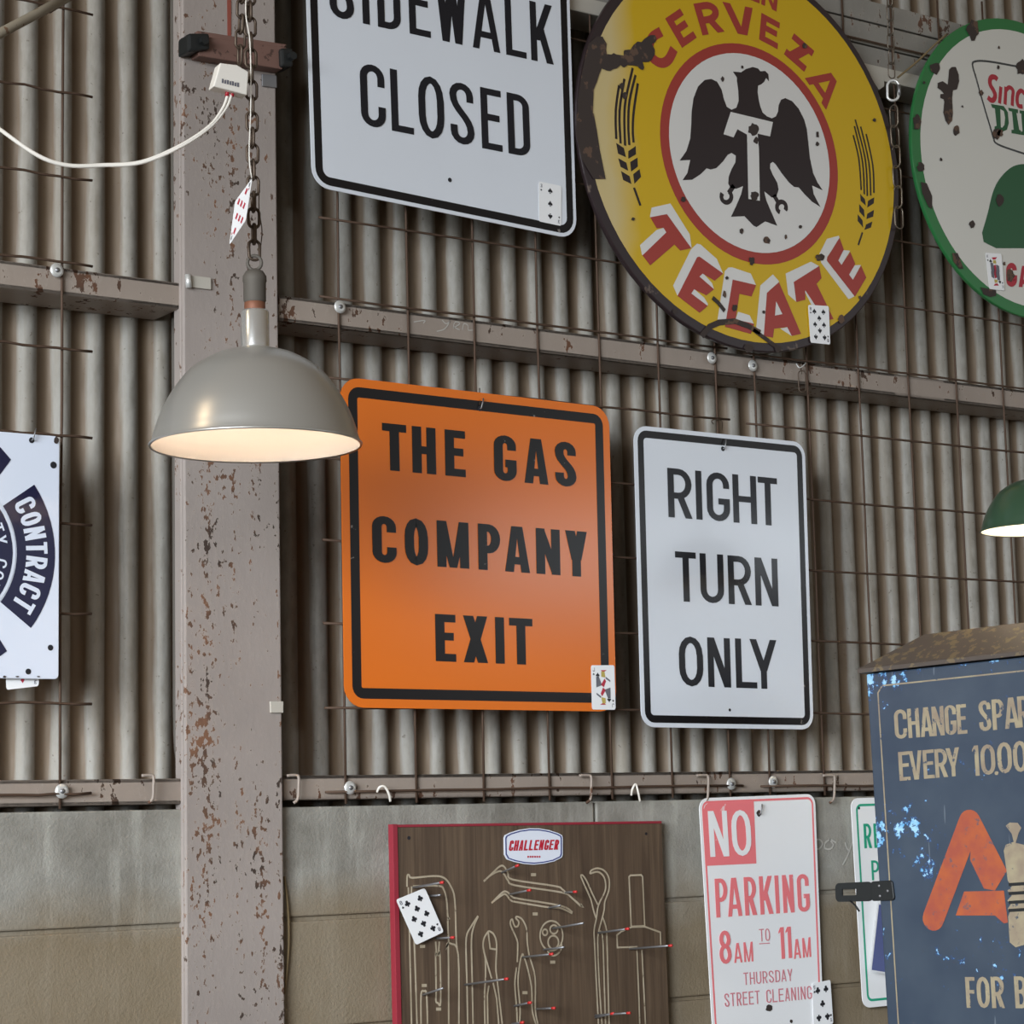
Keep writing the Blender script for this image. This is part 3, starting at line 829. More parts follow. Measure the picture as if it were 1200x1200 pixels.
def blob(fr, x, y, rx, ry, n=14, j=.22, seed=0):
    r = random.Random(seed+int(x*7+y*13)); out = []
    for i in range(n):
        k = 1+r.uniform(-j, j); a = 2*pi*i/n
        out.append(fr.px(x+rx*k*math.cos(a), y+ry*k*math.sin(a)))
    return out
mb = MB()
D8 = lambda pts: f4.pxs(pts, 8.57, (660, 0))
mb.poly(f4, D8([(250, 440), (330, 370), (390, 370), (405, 400), (430, 440), (425, 500), (432, 545), (480, 550), (500, 535), (530, 550), (600, 560), (602, 520), (610, 505), (670, 500), (700, 455), (740, 420), (780, 425), (820, 385), (870, 355), (915, 355), (930, 385), (920, 425), (885, 445), (912, 500), (912, 550), (880, 605), (850, 625), (790, 625), (808, 680), (795, 705), (770, 700), (740, 670), (700, 660), (640, 655), (610, 680), (590, 675), (570, 655), (530, 690), (500, 695), (465, 715), (430, 710), (380, 690), (355, 750), (330, 830), (300, 900), (295, 1010), (290, 1150), (250, 1250), (140, 1200), (140, 1000), (170, 800), (210, 600)]), .0021)
mb.poly(f4, D8([(130, 1150), (300, 1140), (330, 1300), (360, 1500), (420, 1800), (300, 1800), (180, 1600), (120, 1350)]), .0019)
mb.poly(f4, ribbon_poly(A7([(575, 1160), (640, 1080), (720, 1045), (850, 1035), (960, 1075), (1060, 1130)]), pxm*5), .0021)
mb.poly(f4, ribbon_poly(B7([(90, 950), (200, 1030), (310, 1110)]), pxm*4), .0021)
mb.poly(f4, ribbon_poly(A7([(665, 840), (710, 880), (765, 950)]), pxm*4), .0022)
for a in ((880, 306, 3, 5), (868, 271, 2.5, 3.5), (898, 282, 4, 4.5), (920, 278, 1.5, 2.5), (957, 158, 1.8, 4), (957, 169, 2, 2.5), (846, 93, 2, 3), (882, 152, 6, 7), (885, 165, 3, 4), (883, 230, 5, 5), (800, 234, 3, 3), (960, 302, 5, 4), (741, 257, 2, 2), (1024, 141, 2, 2), (1007, 349, 2.2, 2.2), (894, 366, 1.6, 2), (942, 54, 3, 3), (985, 374, 4, 5), (911, 409, 4, 4), (728, 101, 3, 4), (731, 112, 3, 4), (937, 266, 2, 2), (848, 345, 2, 4), (851, 326, 2, 2), (869, 79, 1.4, 1.8), (790, 365, 3, 3), (877, 408, 6, 5), (860, 361, 3, 4)):
    mb.poly(f4, blob(f4, *a), .0024)
mb.each('rust_chip', MT['rust'], T4)

# --- green rimmed round sign
f5 = WALL(-.035)
sinc = [(1070.8, 119), (1082.7, 73.3), (1106.5, 42.2), (1135.8, 25.7), (1163.3, 23.8), (1200, 30.3), (1094, 260), (1115, 299.7), (1132.5, 327.6), (1155.8, 351), (1200, 376.6), (1068.3, 143.3), (1070, 193), (1080, 233)]
sx_, sz_, sr_ = ell_fit([f5.px(*p) for p in sinc], 1.0)
best = None
for i in range(90, 116):
    e_ = ell_fit([f5.px(*p) for p in sinc], i/100)
    err = sum((math.hypot(a-e_[0], (b-e_[1])*i/100)-e_[2])**2 for a, b in [f5.px(*p) for p in sinc])/e_[2]**2
    if best is None or err < best[0]: best = (err, i/100, e_)
R5 = best[1]; sx_, sz_, sr_ = best[2]
def el5(k, n=72): return [(sx_+sr_*k*math.cos(2*pi*i/n), sz_+sr_*k/R5*math.sin(2*pi*i/n)) for i in range(n)]
T5 = thing('round_sign', 'white round enamel sign with a chipped green rim, at the right edge', 'sign', f5.w(sx_, sz_))
MB().prism(f5, el5(1.0), -.010, 0).build('rim', MT['green'], T5, bevel=.002)
MB().poly(f5, el5(.925), .0005).build('white_field', MT['cream'], T5)
# plain green shape low on the field, cut by the rim of the photograph
G5 = lambda pts: f5.pxs(pts, 5.4545, (1090, 170))
mound = spline([(330, 560), (365, 440), (400, 300), (440, 220), (500, 155), (560, 126), (640, 122), (740, 130), (840, 170), (920, 250), (960, 360), (980, 470), (985, 575)], 4)
MB().poly(f5, G5(mound+[(985, 640), (700, 660), (420, 660), (340, 620)]), .001).build('green_shape', MT['dgreen'], T5)
S9 = lambda pts: f5.pxs(pts, 9.23, (1100, 60))
p5 = f5.px(1151, 200)[0]-f5.px(1150, 200)[0]
mb = MB()
mb.ribbon(f5, S9(spline([(632, 308), (605, 282), (565, 285), (550, 325), (560, 375), (590, 425), (608, 480), (590, 528), (560, 530), (528, 500)], 4)), p5*4.4, .001)
mb.ribbon(f5, S9([(670, 385), (655, 566)]), p5*3.6, .001)
mb.ribbon(f5, S9([(724, 388), (714, 578)]), p5*3.6, .001)
mb.ribbon(f5, S9(spline([(724, 425), (760, 392), (800, 425), (796, 500), (792, 592)], 4)), p5*3.6, .00105)
mb.ribbon(f5, S9(spline([(925, 462), (890, 428), (855, 460), (845, 530), (860, 590), (905, 600)], 4)), p5*3.8, .001)
mb.build('red_script_lettering', MT['sred'], T5)
mb = MB()
mb.poly(f5, S9([(562, 572), (640, 585), (700, 595), (745, 660), (755, 780), (735, 850), (690, 870), (600, 850), (602, 815), (625, 810), (605, 620), (575, 612)]), .001)
mb.poly(f5, S9([(748, 612), (855, 632), (855, 672), (838, 670), (868, 852), (886, 858), (886, 905), (785, 888), (783, 852), (808, 850), (790, 655), (755, 645)]), .001)
mb.poly(f5, S9([(872, 640), (955, 652), (1010, 830), (1000, 660), (985, 655), (985, 630), (1050, 640), (1050, 670), (1035, 670), (1050, 925), (1005, 920), (935, 720), (950, 880), (968, 885), (968, 920), (888, 905), (888, 870), (905, 868), (890, 675), (872, 672)]), .001)
mb.build('green_slab_lettering', MT['dgreen'], T5)
MB().poly(f5, S9([(662, 628), (700, 650), (714, 720), (706, 800), (684, 828), (668, 826)]), .0014).build('letter_gap', MT['cream'], T5)
mb = MB()
mb.ribbon(f5, S9(spline([(1150, 215), (840, 165), (640, 128), (500, 108), (400, 110), (362, 145), (400, 285), (440, 430), (500, 640), (565, 855), (590, 940), (640, 1010), (923, 1110), (1150, 1180)], 4)), p5*1.7, .001)
mb.build('frame_line', MT['grey'], T5)
E3 = lambda pts: f5.pxs(pts, 3, (1000, 0))
g5 = MB()
for ch, tl_, bl_, br_ in (('G', (845, 415), (848, 655), (955, 650)), ('A', (978, 440), (972, 655), (1078, 660)), ('S', (1100, 440), (1100, 660), (1190, 660))):
    c = lambda p: f5.px(1080+p[0]/8.575, 260+p[1]/8.575)
    put_glyph(g5, f5, ch, c(bl_), c(br_), c(tl_), .26, .22, .001)
g5.build('red_lettering', MT['sred'], T5)
mb = MB()
mb.poly(f5, E3([(335, 245), (345, 236), (358, 236), (368, 262), (370, 285), (362, 315), (348, 318), (345, 345), (348, 400), (345, 425), (332, 440), (322, 425), (314, 395), (318, 360), (316, 350), (304, 345), (304, 332), (316, 330), (306, 318), (294, 310), (295, 292), (312, 286), (330, 298)]), .0018)
mb.poly(f5, E3([(235, 640), (256, 645), (275, 690), (275, 735), (262, 728), (240, 680)]), .0018)
mb.poly(f5, E3([(345, 890), (365, 890), (385, 945), (370, 945), (350, 920)]), .0018)
mb.poly(f5, E3([(445, 1010), (500, 1020), (500, 1040), (480, 1045), (455, 1035)]), .0018)
for a in ((1095, 80, 7, 7), (1139.5, 35, 7.5, 11), (1120, 153, 4, 6), (1073.5, 143, 4.5, 9), (1078.5, 196, 4.5, 6), (1196, 79, 6, 9), (1149, 109, 2.6, 3.5), (1167, 157, 5, 7), (1171, 156, 3.5, 4), (1169, 79, 1.5, 2.5), (1138, 263, 3.5, 4.5), (1183, 323, 5, 7), (1176, 309, 1.6, 2.2), (1102, 187, 1.5, 2), (1170, 56, 1.2, 1.8), (1127, 125, 1.2, 1.4), (1171, 234, 4.6, 7.5), (1082, 97, 1.5, 1.8)):
    mb.poly(f5, blob(f5, *a), .0021)
mb.each('rust_chip', MT['rust'], T5)

# --- navy and white enamel sign on the left
f6 = WALL(-.024)
a6 = [f6.px(*p) for p in ((40, 568), (64, 641.3), (36, 736))]
cc = ell_fit(a6, 1.0); Rb = cc[2]; cx6, cz6 = cc[0], cc[1]
right = f6.px(69.5, 650)[0]; topz = f6.px(66, 511)[1]; botz = f6.px(64, 796)[1]
left = 2*cx6-right
T6 = thing('enamel_sign', 'white enamel sign with curved navy banners, at the left edge', 'sign', f6.w(cx6, botz))
MB().prism(f6, rpoly([(left, botz), (right, botz), (right, topz), (left, topz)], .008), -.004, 0).build('plate', MT['enwhite'], T6, bevel=.0015)
ii = [f6.px(*p) for p in ((5.3, 592), (19.2, 640), (4, 708))]
ang = lambda p: math.degrees(math.atan2(f6.px(*p)[1]-cz6, f6.px(*p)[0]-cx6))
Rin = math.hypot(f6.px(19.5, 645)[0]-cx6, f6.px(19.5, 645)[1]-cz6)
def sector(r0, r1, a0, a1, n=16): return arc(cx6, cz6, r1, r1, a0, a1, n)+arc(cx6, cz6, r0, r0, a1, a0, n)
aT, aB = ang((40, 568)), ang((36, 736))
mb = MB()
mb.poly(f6, sector(Rin, Rb, aB, aT), .0006).build('navy_banner', MT['navyen'], T6)
mb = MB().poly(f6, sector(Rin, Rb, 180-aT, 180-aB), .0006); mb.build('navy_banner', MT['navyen'], T6); mb = MB()
tp = [f6.px(*p) for p in ((12.8, 538.7), (0, 524), (-8, 530), (-8, 562), (0, 556))]
bt = [f6.px(*p) for p in ((8, 763), (0, 750), (-10, 740), (-10, 778), (0, 769))]
mb.poly(f6, tp, .0006); mb.poly(f6, bt, .0006); mb.each('navy_corner', MT['navyen'], T6)
MB().poly(f6, arc(cx6, cz6, Rin*.985, Rin*.985, 0, 360, 48)[:-1], .001).build('white_ring', MT['enwhite'], T6)
MB().poly(f6, arc(cx6, cz6, Rin*.945, Rin*.945, 0, 360, 48)[:-1], .0014).build('navy_disc', MT['navyen'], T6)
mb = MB()
def arc_text(mb, fr, txt, r0, r1, a0, a1, tv, th, d, fill=.8):
    n_ = len(txt); st = (a1-a0)/n_
    for i, ch in enumerate(txt):
        if ch == ' ': continue
        am = math.radians(a0+st*(i+.5)); half = abs(math.radians(st))*fill/2*(.55 if ch == 'I' else 1)
        er_ = Vector((math.cos(am), math.sin(am))); et = Vector((math.sin(am), -math.cos(am)))
        c = Vector((cx6, cz6)); hw = half*(r0+r1)/2
        put_glyph(mb, fr, ch, tuple(c+er_*r0-et*hw), tuple(c+er_*r0+et*hw), tuple(c+er_*r1-et*hw), tv, th, d)
r0 = Rin+(Rb-Rin)*.24; r1 = Rin+(Rb-Rin)*.80
arc_text(mb, f6, 'CONTRACT', r0, r1, aT-2.5, aB+3.5, .2, .16, .0011)
mb.build('lettering', MT['enwhite'], T6); mb = MB()
arc_text(mb, f6, 'CITY CON', Rin*.74, Rin*.88, 48, -36, .19, .16, .0018, .72)
mb.build('lettering', MT['enwhite'], T6)
for a in ((62.5, 545, .006), (59, 759, .005), (33, 787, .005)): hole(T6, f6, *a)
hook(T6, f6, 37, 516)
mb = MB()
for a in ((66, 516, 3, 4), (5, 793, 2, 1.2), (20, 793, 2, .8), (45, 793, 2, .8)): mb.poly(f6, blob(f6, *a), .0011)
mb.each('rust_chip', MT['rust'], T6)

# --- no parking
f7 = WALL(-.010)
S7, q = plate_sign('parking_sign', 'white parking sign with faded red letters and a red NO square', 'sign', f7, ((819, 935.5), (955, 930.2), (965.5, 1207), (835.5, 1213)), .022, MT['white2'], MT['pinkred'], .0062, .0108)
mb = MB()
mb.poly(f7, f7.pxs([(883, 936.7), (886.2, 1011.9), (826.7, 1014.7), (823.2, 960), (823.5, 951), (826.5, 943.5), (832.5, 939.3)]), .0005)
mb.build('red_square', MT['pinkred'], S7)
line((S7, MT['white2'], 'white_lettering'), f7, 'NO', [(830.5, 852.8), (857, 879.4)], ((832, 1004.2), (879, 1002.5)), ((829.8, 950.5), (872, 949)), .145, .11, .06, .001)
mb = (S7, MT['pinkred'], 'lettering')
line(mb, f7, 'PARKING', [(838, 852.5), (852, 868.8), (872, 886), (890, 905.3), (908.2, 912.8), (917, 930), (934, 948)], ((839.8, 1075.2), (929, 1069.2)), ((836.9, 1029.9), (928.3, 1025)), .14, .11, .05)
line(mb, f7, '8', [(842.4, 856.6)], ((843, 1130), (882, 1126.6)), ((843, 1091), (856, 1090)), .15, .115, .05)
line(mb, f7, '11', [(912.6, 919.6), (920.8, 928)], ((917, 1123.6), (927, 1122.5)), ((912, 1087), (926, 1086)), .15, .115, .05)
line(mb, f7, 'AM', [(859.7, 869.3), (871.4, 882.2)], ((843, 1130), (882, 1126.6)), ((860, 1105.3), (882, 1103.4)), .13, .11, .05)
line(mb, f7, 'AM', [(929.6, 938.2), (940.2, 950)], ((938.3, 1122.7), (949.6, 1121.3)), ((929, 1101), (949, 1098)), .13, .11, .05)
mb = (S7, MT['pinkthin'], 'small_lettering')
line(mb, f7, 'TO', [(889.4, 895.2), (896.3, 901.8)], ((890, 1103.4), (901, 1102.5)), ((889.6, 1088.8), (900.8, 1087.9)), .11, .08, .05)
MB().ribbon(f7, f7.pxs([(889.4, 1106), (902, 1105.2)]), .0018, .0006).build('underline', MT['pinkthin'], S7)
cs, xs = auto_xs('THURSDAY', 871, 928.4); line(mb, f7, ''.join(cs), xs, ((873.8, 1154.2), (925.5, 1149.5)), ((870.6, 1140), (928.4, 1135.4)), .12, .095, .05)
cs, xs = auto_xs('STREET', 848.6, 890); line(mb, f7, ''.join(cs), xs, ((849, 1180), (950.3, 1170.5)), ((848.3, 1164.4), (951, 1155.2)), .12, .095, .05)
cs, xs = auto_xs('CLEANING', 897.6, 951); line(mb, f7, ''.join(cs), xs, ((849, 1180), (950.3, 1170.5)), ((848.3, 1164.4), (951, 1155.2)), .12, .095, .05)
hook(S7, f7, 889, 954); 
mb = MB()
for a in ((889, 953, 2.5, 4), (901, 1181, 4, 4), (927, 1197, 1.6, 2)): mb.poly(f7, blob(f7, *a), .0009)
mb.each('rust_spot', MT['rust'], S7)
# --- reserved parking
f8 = WALL(-.010)
c8 = [f8.px(*p) for p in ((997, 935.5), (1011.5, 1181.5))]
v8 = Vector((.312, .002))
tl8 = Vector(c8[0]); bl8 = Vector(c8[1])
q8 = [tuple(tl8), tuple(tl8+v8), tuple(bl8+v8), tuple(bl8)]
S8 = thing('parking_sign', 'white parking sign with green border, half hidden by the blue cabinet', 'sign', f8.w(*q8[3]))
MB().prism(f8, rpoly(q8, .02), -.002, 0).build('plate', MT['white2'], S8)
MB().band(f8, rpoly(inset(q8, .0125), .014), rpoly(inset(q8, .0175), .01), .0004).build('border', MT['teal'], S8)
mb = (S8, MT['teal'], 'lettering')
cs, xs = auto_xs('RESERVED', 1012, 1103, .3); line(mb, f8, ''.join(cs), xs, ((1013.7, 994), (1100, 991)), ((1012.6, 965.3), (1100, 964)), .14, .11, .05)
cs, xs = auto_xs('PARKING', 1021, 1096, .3); line(mb, f8, ''.join(cs), xs, ((1022.3, 1031.5), (1100, 1029)), ((1020.6, 1008.4), (1100, 1007)), .14, .11, .05)
hole(S8, f8, 1006.5, 947, .003)

# --- tool board
f9 = WALL(-.016)
q9 = [f9.px(*p) for p in ((460.5, 966.5), (775, 962), (785.5, 1240), (466.5, 1240))]
bl_ = min(q9[2][1], q9[3][1])
q9 = [q9[0], q9[1], (q9[2][0], bl_), (q9[3][0], bl_)]
T9 = thing('tool_board', 'brown wooden tool board with cream tool outlines and a red edge', 'tool board', f9.w(q9[3][0], q9[3][1]))
MB().prism(f9, q9, -.014, 0).build('panel', MT['wood'], T9)
e9 = .0085
mb = MB()
mb.prism(f9, [(q9[0][0]-.0025, q9[0][1]+.001), (q9[0][0]+e9, q9[0][1]+.001), (q9[3][0]+e9, q9[3][1]), (q9[3][0]-.0025, q9[3][1])], -.0135, .0025)
mb.prism(f9, [(q9[0][0]+e9, q9[0][1]), q9[1], (q9[1][0], q9[1][1]-.005), (q9[0][0]+e9, q9[0][1]-.005)], -.014, .0015)
mb.build('red_edging', MT['boardred'], T9, bevel=.001)
p9 = f9.px(601, 1100)[0]-f9.px(600, 1100)[0]
k5 = lambda pts: f9.pxs(pts, 6.32, (460, 1010)); k6 = lambda pts: f9.pxs(pts, 6, (550, 1000)); k7 = lambda pts: f9.pxs(pts, 6, (660, 1000))
OUT = [(k5, [(106, 185), (108, 105), (122, 98), (145, 118), (300, 105), (380, 118), (430, 180), (460, 280), (470, 560), (478, 650)]),
       (k5, [(116, 188), (122, 400), (125, 560), (140, 1200)]), (k5, [(140, 182), (140, 300), (160, 600), (180, 1200)]),
       (k5, [(150, 180), (340, 178), (380, 210), (400, 290), (408, 400), (418, 420), (408, 435), (415, 600)]),
       (k5, [(415, 1200), (412, 640), (398, 640), (410, 610), (430, 605), (485, 685), (490, 1200)]),
       (k5, [(318, 590), (325, 690), (318, 695), (322, 960), (320, 1030), (335, 1045), (355, 1035), (350, 690), (340, 690), (345, 590)]),
       (k5, [(210, 1200), (210, 980), (232, 958), (250, 980), (258, 1200)]),
       (k5, [(632, 400), (580, 480), (545, 560), (545, 750), (550, 900), (555, 1200)]), (k5, [(632, 405), (600, 480), (583, 580), (588, 850), (595, 1200)]),
       (k6, [(100, 198), (160, 140), (215, 90), (245, 95), (270, 140), (305, 185), (600, 230), (660, 260), (780, 370)]),
       (k6, [(100, 195), (155, 150), (215, 125), (245, 150), (270, 190), (320, 225), (650, 275), (720, 315), (792, 375), (780, 355)]),
       (k6, [(155, 350), (230, 275), (265, 272), (300, 305), (340, 318), (640, 368), (725, 415)]),
       (k6, [(155, 348), (235, 290), (262, 295), (290, 330), (345, 345), (560, 380), (640, 385), (722, 422)]),
       (k6, [(135, 545), (105, 590), (95, 650), (110, 740), (112, 880), (105, 1000), (108, 1200)]), (k6, [(135, 545), (170, 570), (190, 640), (185, 800), (195, 900), (230, 1200)]),
       (k6, [(130, 550), (145, 670), (185, 675)]), (k6, [(100, 690), (155, 880)]), (k6, [(135, 930), (125, 1000), (128, 1200)]), (k6, [(165, 910), (190, 1020), (205, 1200)]),
       (k6, [(335, 765), (338, 650), (330, 600), (290, 510), (288, 475), (300, 465), (308, 490), (320, 515), (340, 510), (345, 480), (325, 455), (335, 445), (370, 465), (400, 530), (405, 620), (420, 720), (460, 870), (462, 1100), (480, 1200)]),
       (k6, [(330, 800), (318, 920), (330, 1080), (335, 1200)]), (k6, [(372, 705), (355, 760), (340, 900), (355, 1090), (350, 1200)]), (k6, [(372, 705), (400, 780), (435, 940), (440, 1100), (465, 1200)]),
       (k6, arc(575, 580, 80, 105, 0, 360, 28)), (k6, arc(530, 555, 17, 21, 0, 360, 14)), (k6, arc(592, 535, 27, 30, 0, 360, 16)), (k6, arc(588, 625, 37, 46, 0, 360, 18)),
       (k6, [(545, 680), (565, 710), (600, 718), (635, 690), (647, 650), (643, 625)]),
       (k7, [(185, 145), (195, 120), (240, 105), (290, 125), (320, 180), (318, 260), (290, 340), (285, 400), (262, 490), (245, 560), (240, 640), (250, 900), (270, 1200)]),
       (k7, [(186, 143), (240, 130), (280, 160), (295, 210), (290, 270), (245, 365), (230, 460), (215, 540), (218, 640), (230, 900), (245, 1200)]),
       (k7, [(120, 160), (150, 230), (190, 320), (210, 400), (228, 455)]), (k7, [(118, 158), (135, 155), (165, 200), (205, 290), (240, 360)]),
       (k7, [(275, 450), (300, 530), (305, 620), (320, 1200)]), (k7, [(255, 545), (275, 600), (285, 900), (295, 1200)]),
       (k7, [(475, 515), (460, 165), (470, 155), (545, 152), (555, 165), (570, 510), (475, 515)]),
       (k7, [(520, 658), (378, 662), (375, 575), (405, 550), (480, 518), (570, 515), (680, 555), (683, 645)]),
       (k7, [(515, 680), (530, 1040), (535, 1200)]), (k7, [(550, 680), (568, 1050), (575, 1200)])]
for io_, (fn, pts) in enumerate(OUT):
    if len(pts) > 3 and not (fn is k7 and pts[0] in ((475, 515), (520, 658))): pts = spline(pts, 4)
    MB().ribbon(f9, fn(pts), p9*1.75, .0004+.00003*io_).build('tool_outline', MT['outline'], T9)
for x, y in ((497, 1154.8), (513.8, 1182.5), (495, 1109), (625, 1025), (627, 1071), (647.5, 1127.5), (615, 1163.3)):
    MB().poly(f9, f9.pxs([(x-3, y-1.8), (x+3, y-1.8), (x+3, y+1.8), (x-3, y+1.8)]), .0006).build('number_tag', MT['outline'], T9)
def peg(b, t, tip=True):
    """steel rod standing straight out of the board, with a dipped red end"""
    u, v = f9.px(*b); u2, v2 = f9.px(*t)
    # rods lean up a little: find the length whose end stands straight out sideways
    L = min((i*.002 for i in range(4, 70)), key=lambda L: abs(f9.px(t[0], t[1], L)[0]-u))
    v2 = f9.px(t[0], t[1], L)[1]
    o = MB().tube([f9.w(u, v, 0), f9.w(u, (v+v2)/2, L*.5), f9.w(u, v2, L)], .0020, 8).build('peg', MT['dullsteel'], T9, True)
    if tip:
        tp_ = MB().tube([f9.w(u, v2-(v2-v)*.008/L, L-.008), f9.w(u, v2, L+.002)], .0026, 8).build('peg_tip', MT['tipred'], o, True)
def proj_x(p):
    d = p-EYE
    return 600+F_PX*d.dot(RIGHT)/d.dot(fw)
for b, t, tp in (((700.8, 1093.3), (736, 1088.3), 1), ((738, 1112), (787, 1108), 1), ((697.5, 1190), (738, 1187), 1), ((697.5, 1192.5), (719, 1187.5), 1), ((545, 1154), (608, 1146), 1), ((612.5, 1121.7), (647, 1118), 1), ((648, 1088), (684, 1081.7), 0),
                 ((602.5, 1179), (622, 1174.7), 1), ((628, 1182.5), (650, 1181.3), 1), ((588, 1022.5), (607, 1014), 1), ((597.5, 1048), (621, 1043), 1), ((643, 1064), (657, 1061), 0), ((662, 1046), (675, 1045), 1), ((637, 1113), (661, 1110), 0),
                 ((484, 1040), (519, 1034), 1), ((503, 1050), (516, 1048.8), 0), ((511, 1100), (531, 1098.6), 1), ((495.6, 1165.9), (519, 1158), 0), ((600, 1200), (613, 1198), 1)):
    peg(b, t, tp)
# nameplate
lp = lambda pts: f9.pxs(pts, 12, (580, 960))
PL = [(120, 260), (135, 225), (200, 190), (330, 150), (480, 128), (620, 130), (760, 155), (880, 195), (935, 225), (945, 260), (945, 500), (930, 540), (820, 595), (680, 625), (540, 640), (400, 630), (260, 600), (160, 565), (125, 500)]
def shrink(k): return [(535+(a-535)*k, 384+(b-384)*k2) for (a, b) in PL for k2 in (1-(1-k)*1.55,)]
pl = MB().prism(f9, lp(PL), .0002, .0022).build('nameplate', MT['plate'], T9)
o_, i_ = lp(shrink(.965)), lp(shrink(.925))
MB().band(f9, o_[::-1], i_[::-1], .0026).build('blue_border', MT['plateblue'], pl)
mb = MB()
word = 'CHALLENGER'; n_ = len(word)
for i, ch in enumerate(word):
    a0 = 178+(885-178)*i/n_; a1 = a0+(885-178)/n_*.82
    yb0 = 446-18*i/n_; yt0 = 298-10*i/n_
    put_glyph(mb, f9, ch, lp([(a0, yb0)])[0], lp([(a1, yb0-2)])[0], lp([(a0+26, yt0)])[0], .21, .15, .0026)
for i, ch in enumerate('BY'): pass
for i in range(6): mb.poly(f9, lp([(445+i*32, 516), (467+i*32, 515), (467+i*32, 540), (445+i*32, 541)]), .0026)
mb.build('plate_lettering', MT['platered'], pl)
hole(T9, f9, 479, 982, .0035); hole(T9, f9, 757, 977, .003)

# ================================================================== PLAYING CARDS
def spade(s):
    p = spline([(0, 1), (.35, .45), (.85, .0), (.8, -.5), (.35, -.55), (.08, -.3)], 4)
    r_ = p+[(.25, -1), (-.25, -1)]+[(-a, b) for a, b in p[::-1]][:-1]
    return [[(a*s, b*s) for a, b in r_]]
def club(s):
    o = []
    for cx_, cy_ in ((0, .5), (-.5, -.18), (.5, -.18)): o.append([(cx_*s+.46*s*math.cos(2*pi*i/12), cy_*s+.46*s*math.sin(2*pi*i/12)) for i in range(12)])
    o.append([(-.12*s, .1*s), (.12*s, .1*s), (.28*s, -1*s), (-.28*s, -1*s)]); return o
def diamond(s): return [[(0, s), (.7*s, 0), (0, -s), (-.7*s, 0)]]
LAY = {3: [(.5, .82), (.5, .5), (.5, .18)], 5: [(.28, .82), (.72, .82), (.5, .5), (.28, .18), (.72, .18)], 6: [(.28, .82), (.72, .82), (.28, .5), (.72, .5), (.28, .18), (.72, .18)],
       8: [(.28, .84), (.72, .84), (.5, .67), (.28, .5), (.72, .5), (.5, .33), (.28, .16), (.72, .16)]}
def card_from(corner3d, label, rank, suit, ink, s=.095):
    TL, TR, BR, BL = [Vector(p) for p in corner3d]
    N = (TR-TL).cross(TL-BL).normalized()
    if N.dot(EYE-TL) < 0: N = -N
    def M3(x, y, d=0.0): return TL*(1-x)*y+TR*x*y+BL*(1-x)*(1-y)+BR*x*(1-y)+N*d
    c = (TL+TR+BR+BL)/4
    root = thing('playing_card', label, 'playing card', c, 'playing cards tucked on the signs')
    loop = rpoly([(0, 0), (1, 0), (1, 1), (0, 1)], .06, 4)
    n_ = len(loop); mb = MB()
    mb.add([M3(x, y, -.0002) for x, y in loop]+[M3(x, y, .0002) for x, y in loop], [tuple(range(n_))[::-1], tuple(range(n_, 2*n_))]+[(i, (i+1) % n_, n_+(i+1) % n_, n_+i) for i in range(n_)])
    mb.build('card_face', MT['card'], root)
    asp = (TR-TL).length/(TL-BL).length
    mb = MB()
    def pip(fn, x, y, sz, flip):
        for pg in fn(1.0):
            pts = [(x+a*sz/asp*(-1 if flip else 1), y+b*sz*(-1 if flip else 1)) for a, b in pg]
            mb.add([M3(a, b, .0006) for a, b in pts], [tuple(range(len(pts)))])
    if rank in LAY:
        for x, y in LAY[rank]: pip(suit, x, y, s*.78, y < .499)
    for x, y, fl in ((.1, .80, False), (.9, .20, True)): pip(suit, x, y, s*.3, fl)
    if rank in ('J', 'K'):
        pip(suit, .27, .78, s*.6, False); pip(suit, .73, .22, s*.6, True)
    mb.build('pips', MT[ink], root)
    for x, y, sg in ((.06, .86, 1), (.94, .14, -1)):
        mb = MB()
        W_, H_ = .09, .085
        for q in glyph(str(rank), W_, H_, .016):
            pts = [(x+a*sg, y+b*sg) for a, b in q]
            mb.add([M3(a, b, .0006) for a, b in pts], [tuple(range(len(pts)))])
        mb.build('corner_index', MT['pipgrey'], root)
    return root, M3
def card_px(corners, fr, d, *a, **k):
    return card_from([fr.w(*fr.px(x, y, d), d) for x, y in corners], *a, **k)
def court(root, M3, palette):
    for ink, polys in palette:
        mb = MB()
        for j, pg in enumerate(polys):
            for fl in (0, 1):
                pts = [((1-x), (1-y)) if fl else (x, y) for x, y in pg]
                mb.add([M3(a, b, .0005) for a, b in pts], [tuple(range(len(pts)))])
        mb.build('court_figure', MT[ink], root)
card_px(((631.3, 212.4), (657.9, 218), (657.6, 264.9), (631.6, 259.4)), f3, .0012, 'three of spades card on the lower right corner of a white sign', 3, spade, 'pip')
card_px(((946.9, 357.2), (971.1, 358.7), (972.9, 403.8), (949.8, 401.5)), f4, .004, 'eight of spades card on the bottom of the yellow round sign', 8, spade, 'pip')
r_, M3 = card_px(((692.5, 779.6), (719.9, 779.6), (721.4, 831.8), (693.7, 831.5)), f1, .0012, 'jack of spades card on the lower right corner of the orange sign', 'J', spade, 'pip')
court(r_, M3, [('pipgrey', [[(.2, .5), (.2, .74), (.32, .74), (.45, .55)], [(.62, .74), (.8, .66), (.8, .62), (.6, .7)]]), ('pipred', [[(.4, .56), (.56, .70), (.62, .64), (.52, .5)], [(.4, .89), (.66, .89), (.58, .86), (.46, .86)]]), ('gold', [[(.42, .86), (.56, .86), (.6, .72), (.42, .74)]])])
r_, M3 = card_px(((1154.6, 296.2), (1173.5, 297.5), (1177.2, 340.5), (1159.3, 338.7)), f5, .003, 'court card on the lower left of the green rimmed round sign', 'K', spade, 'pip')
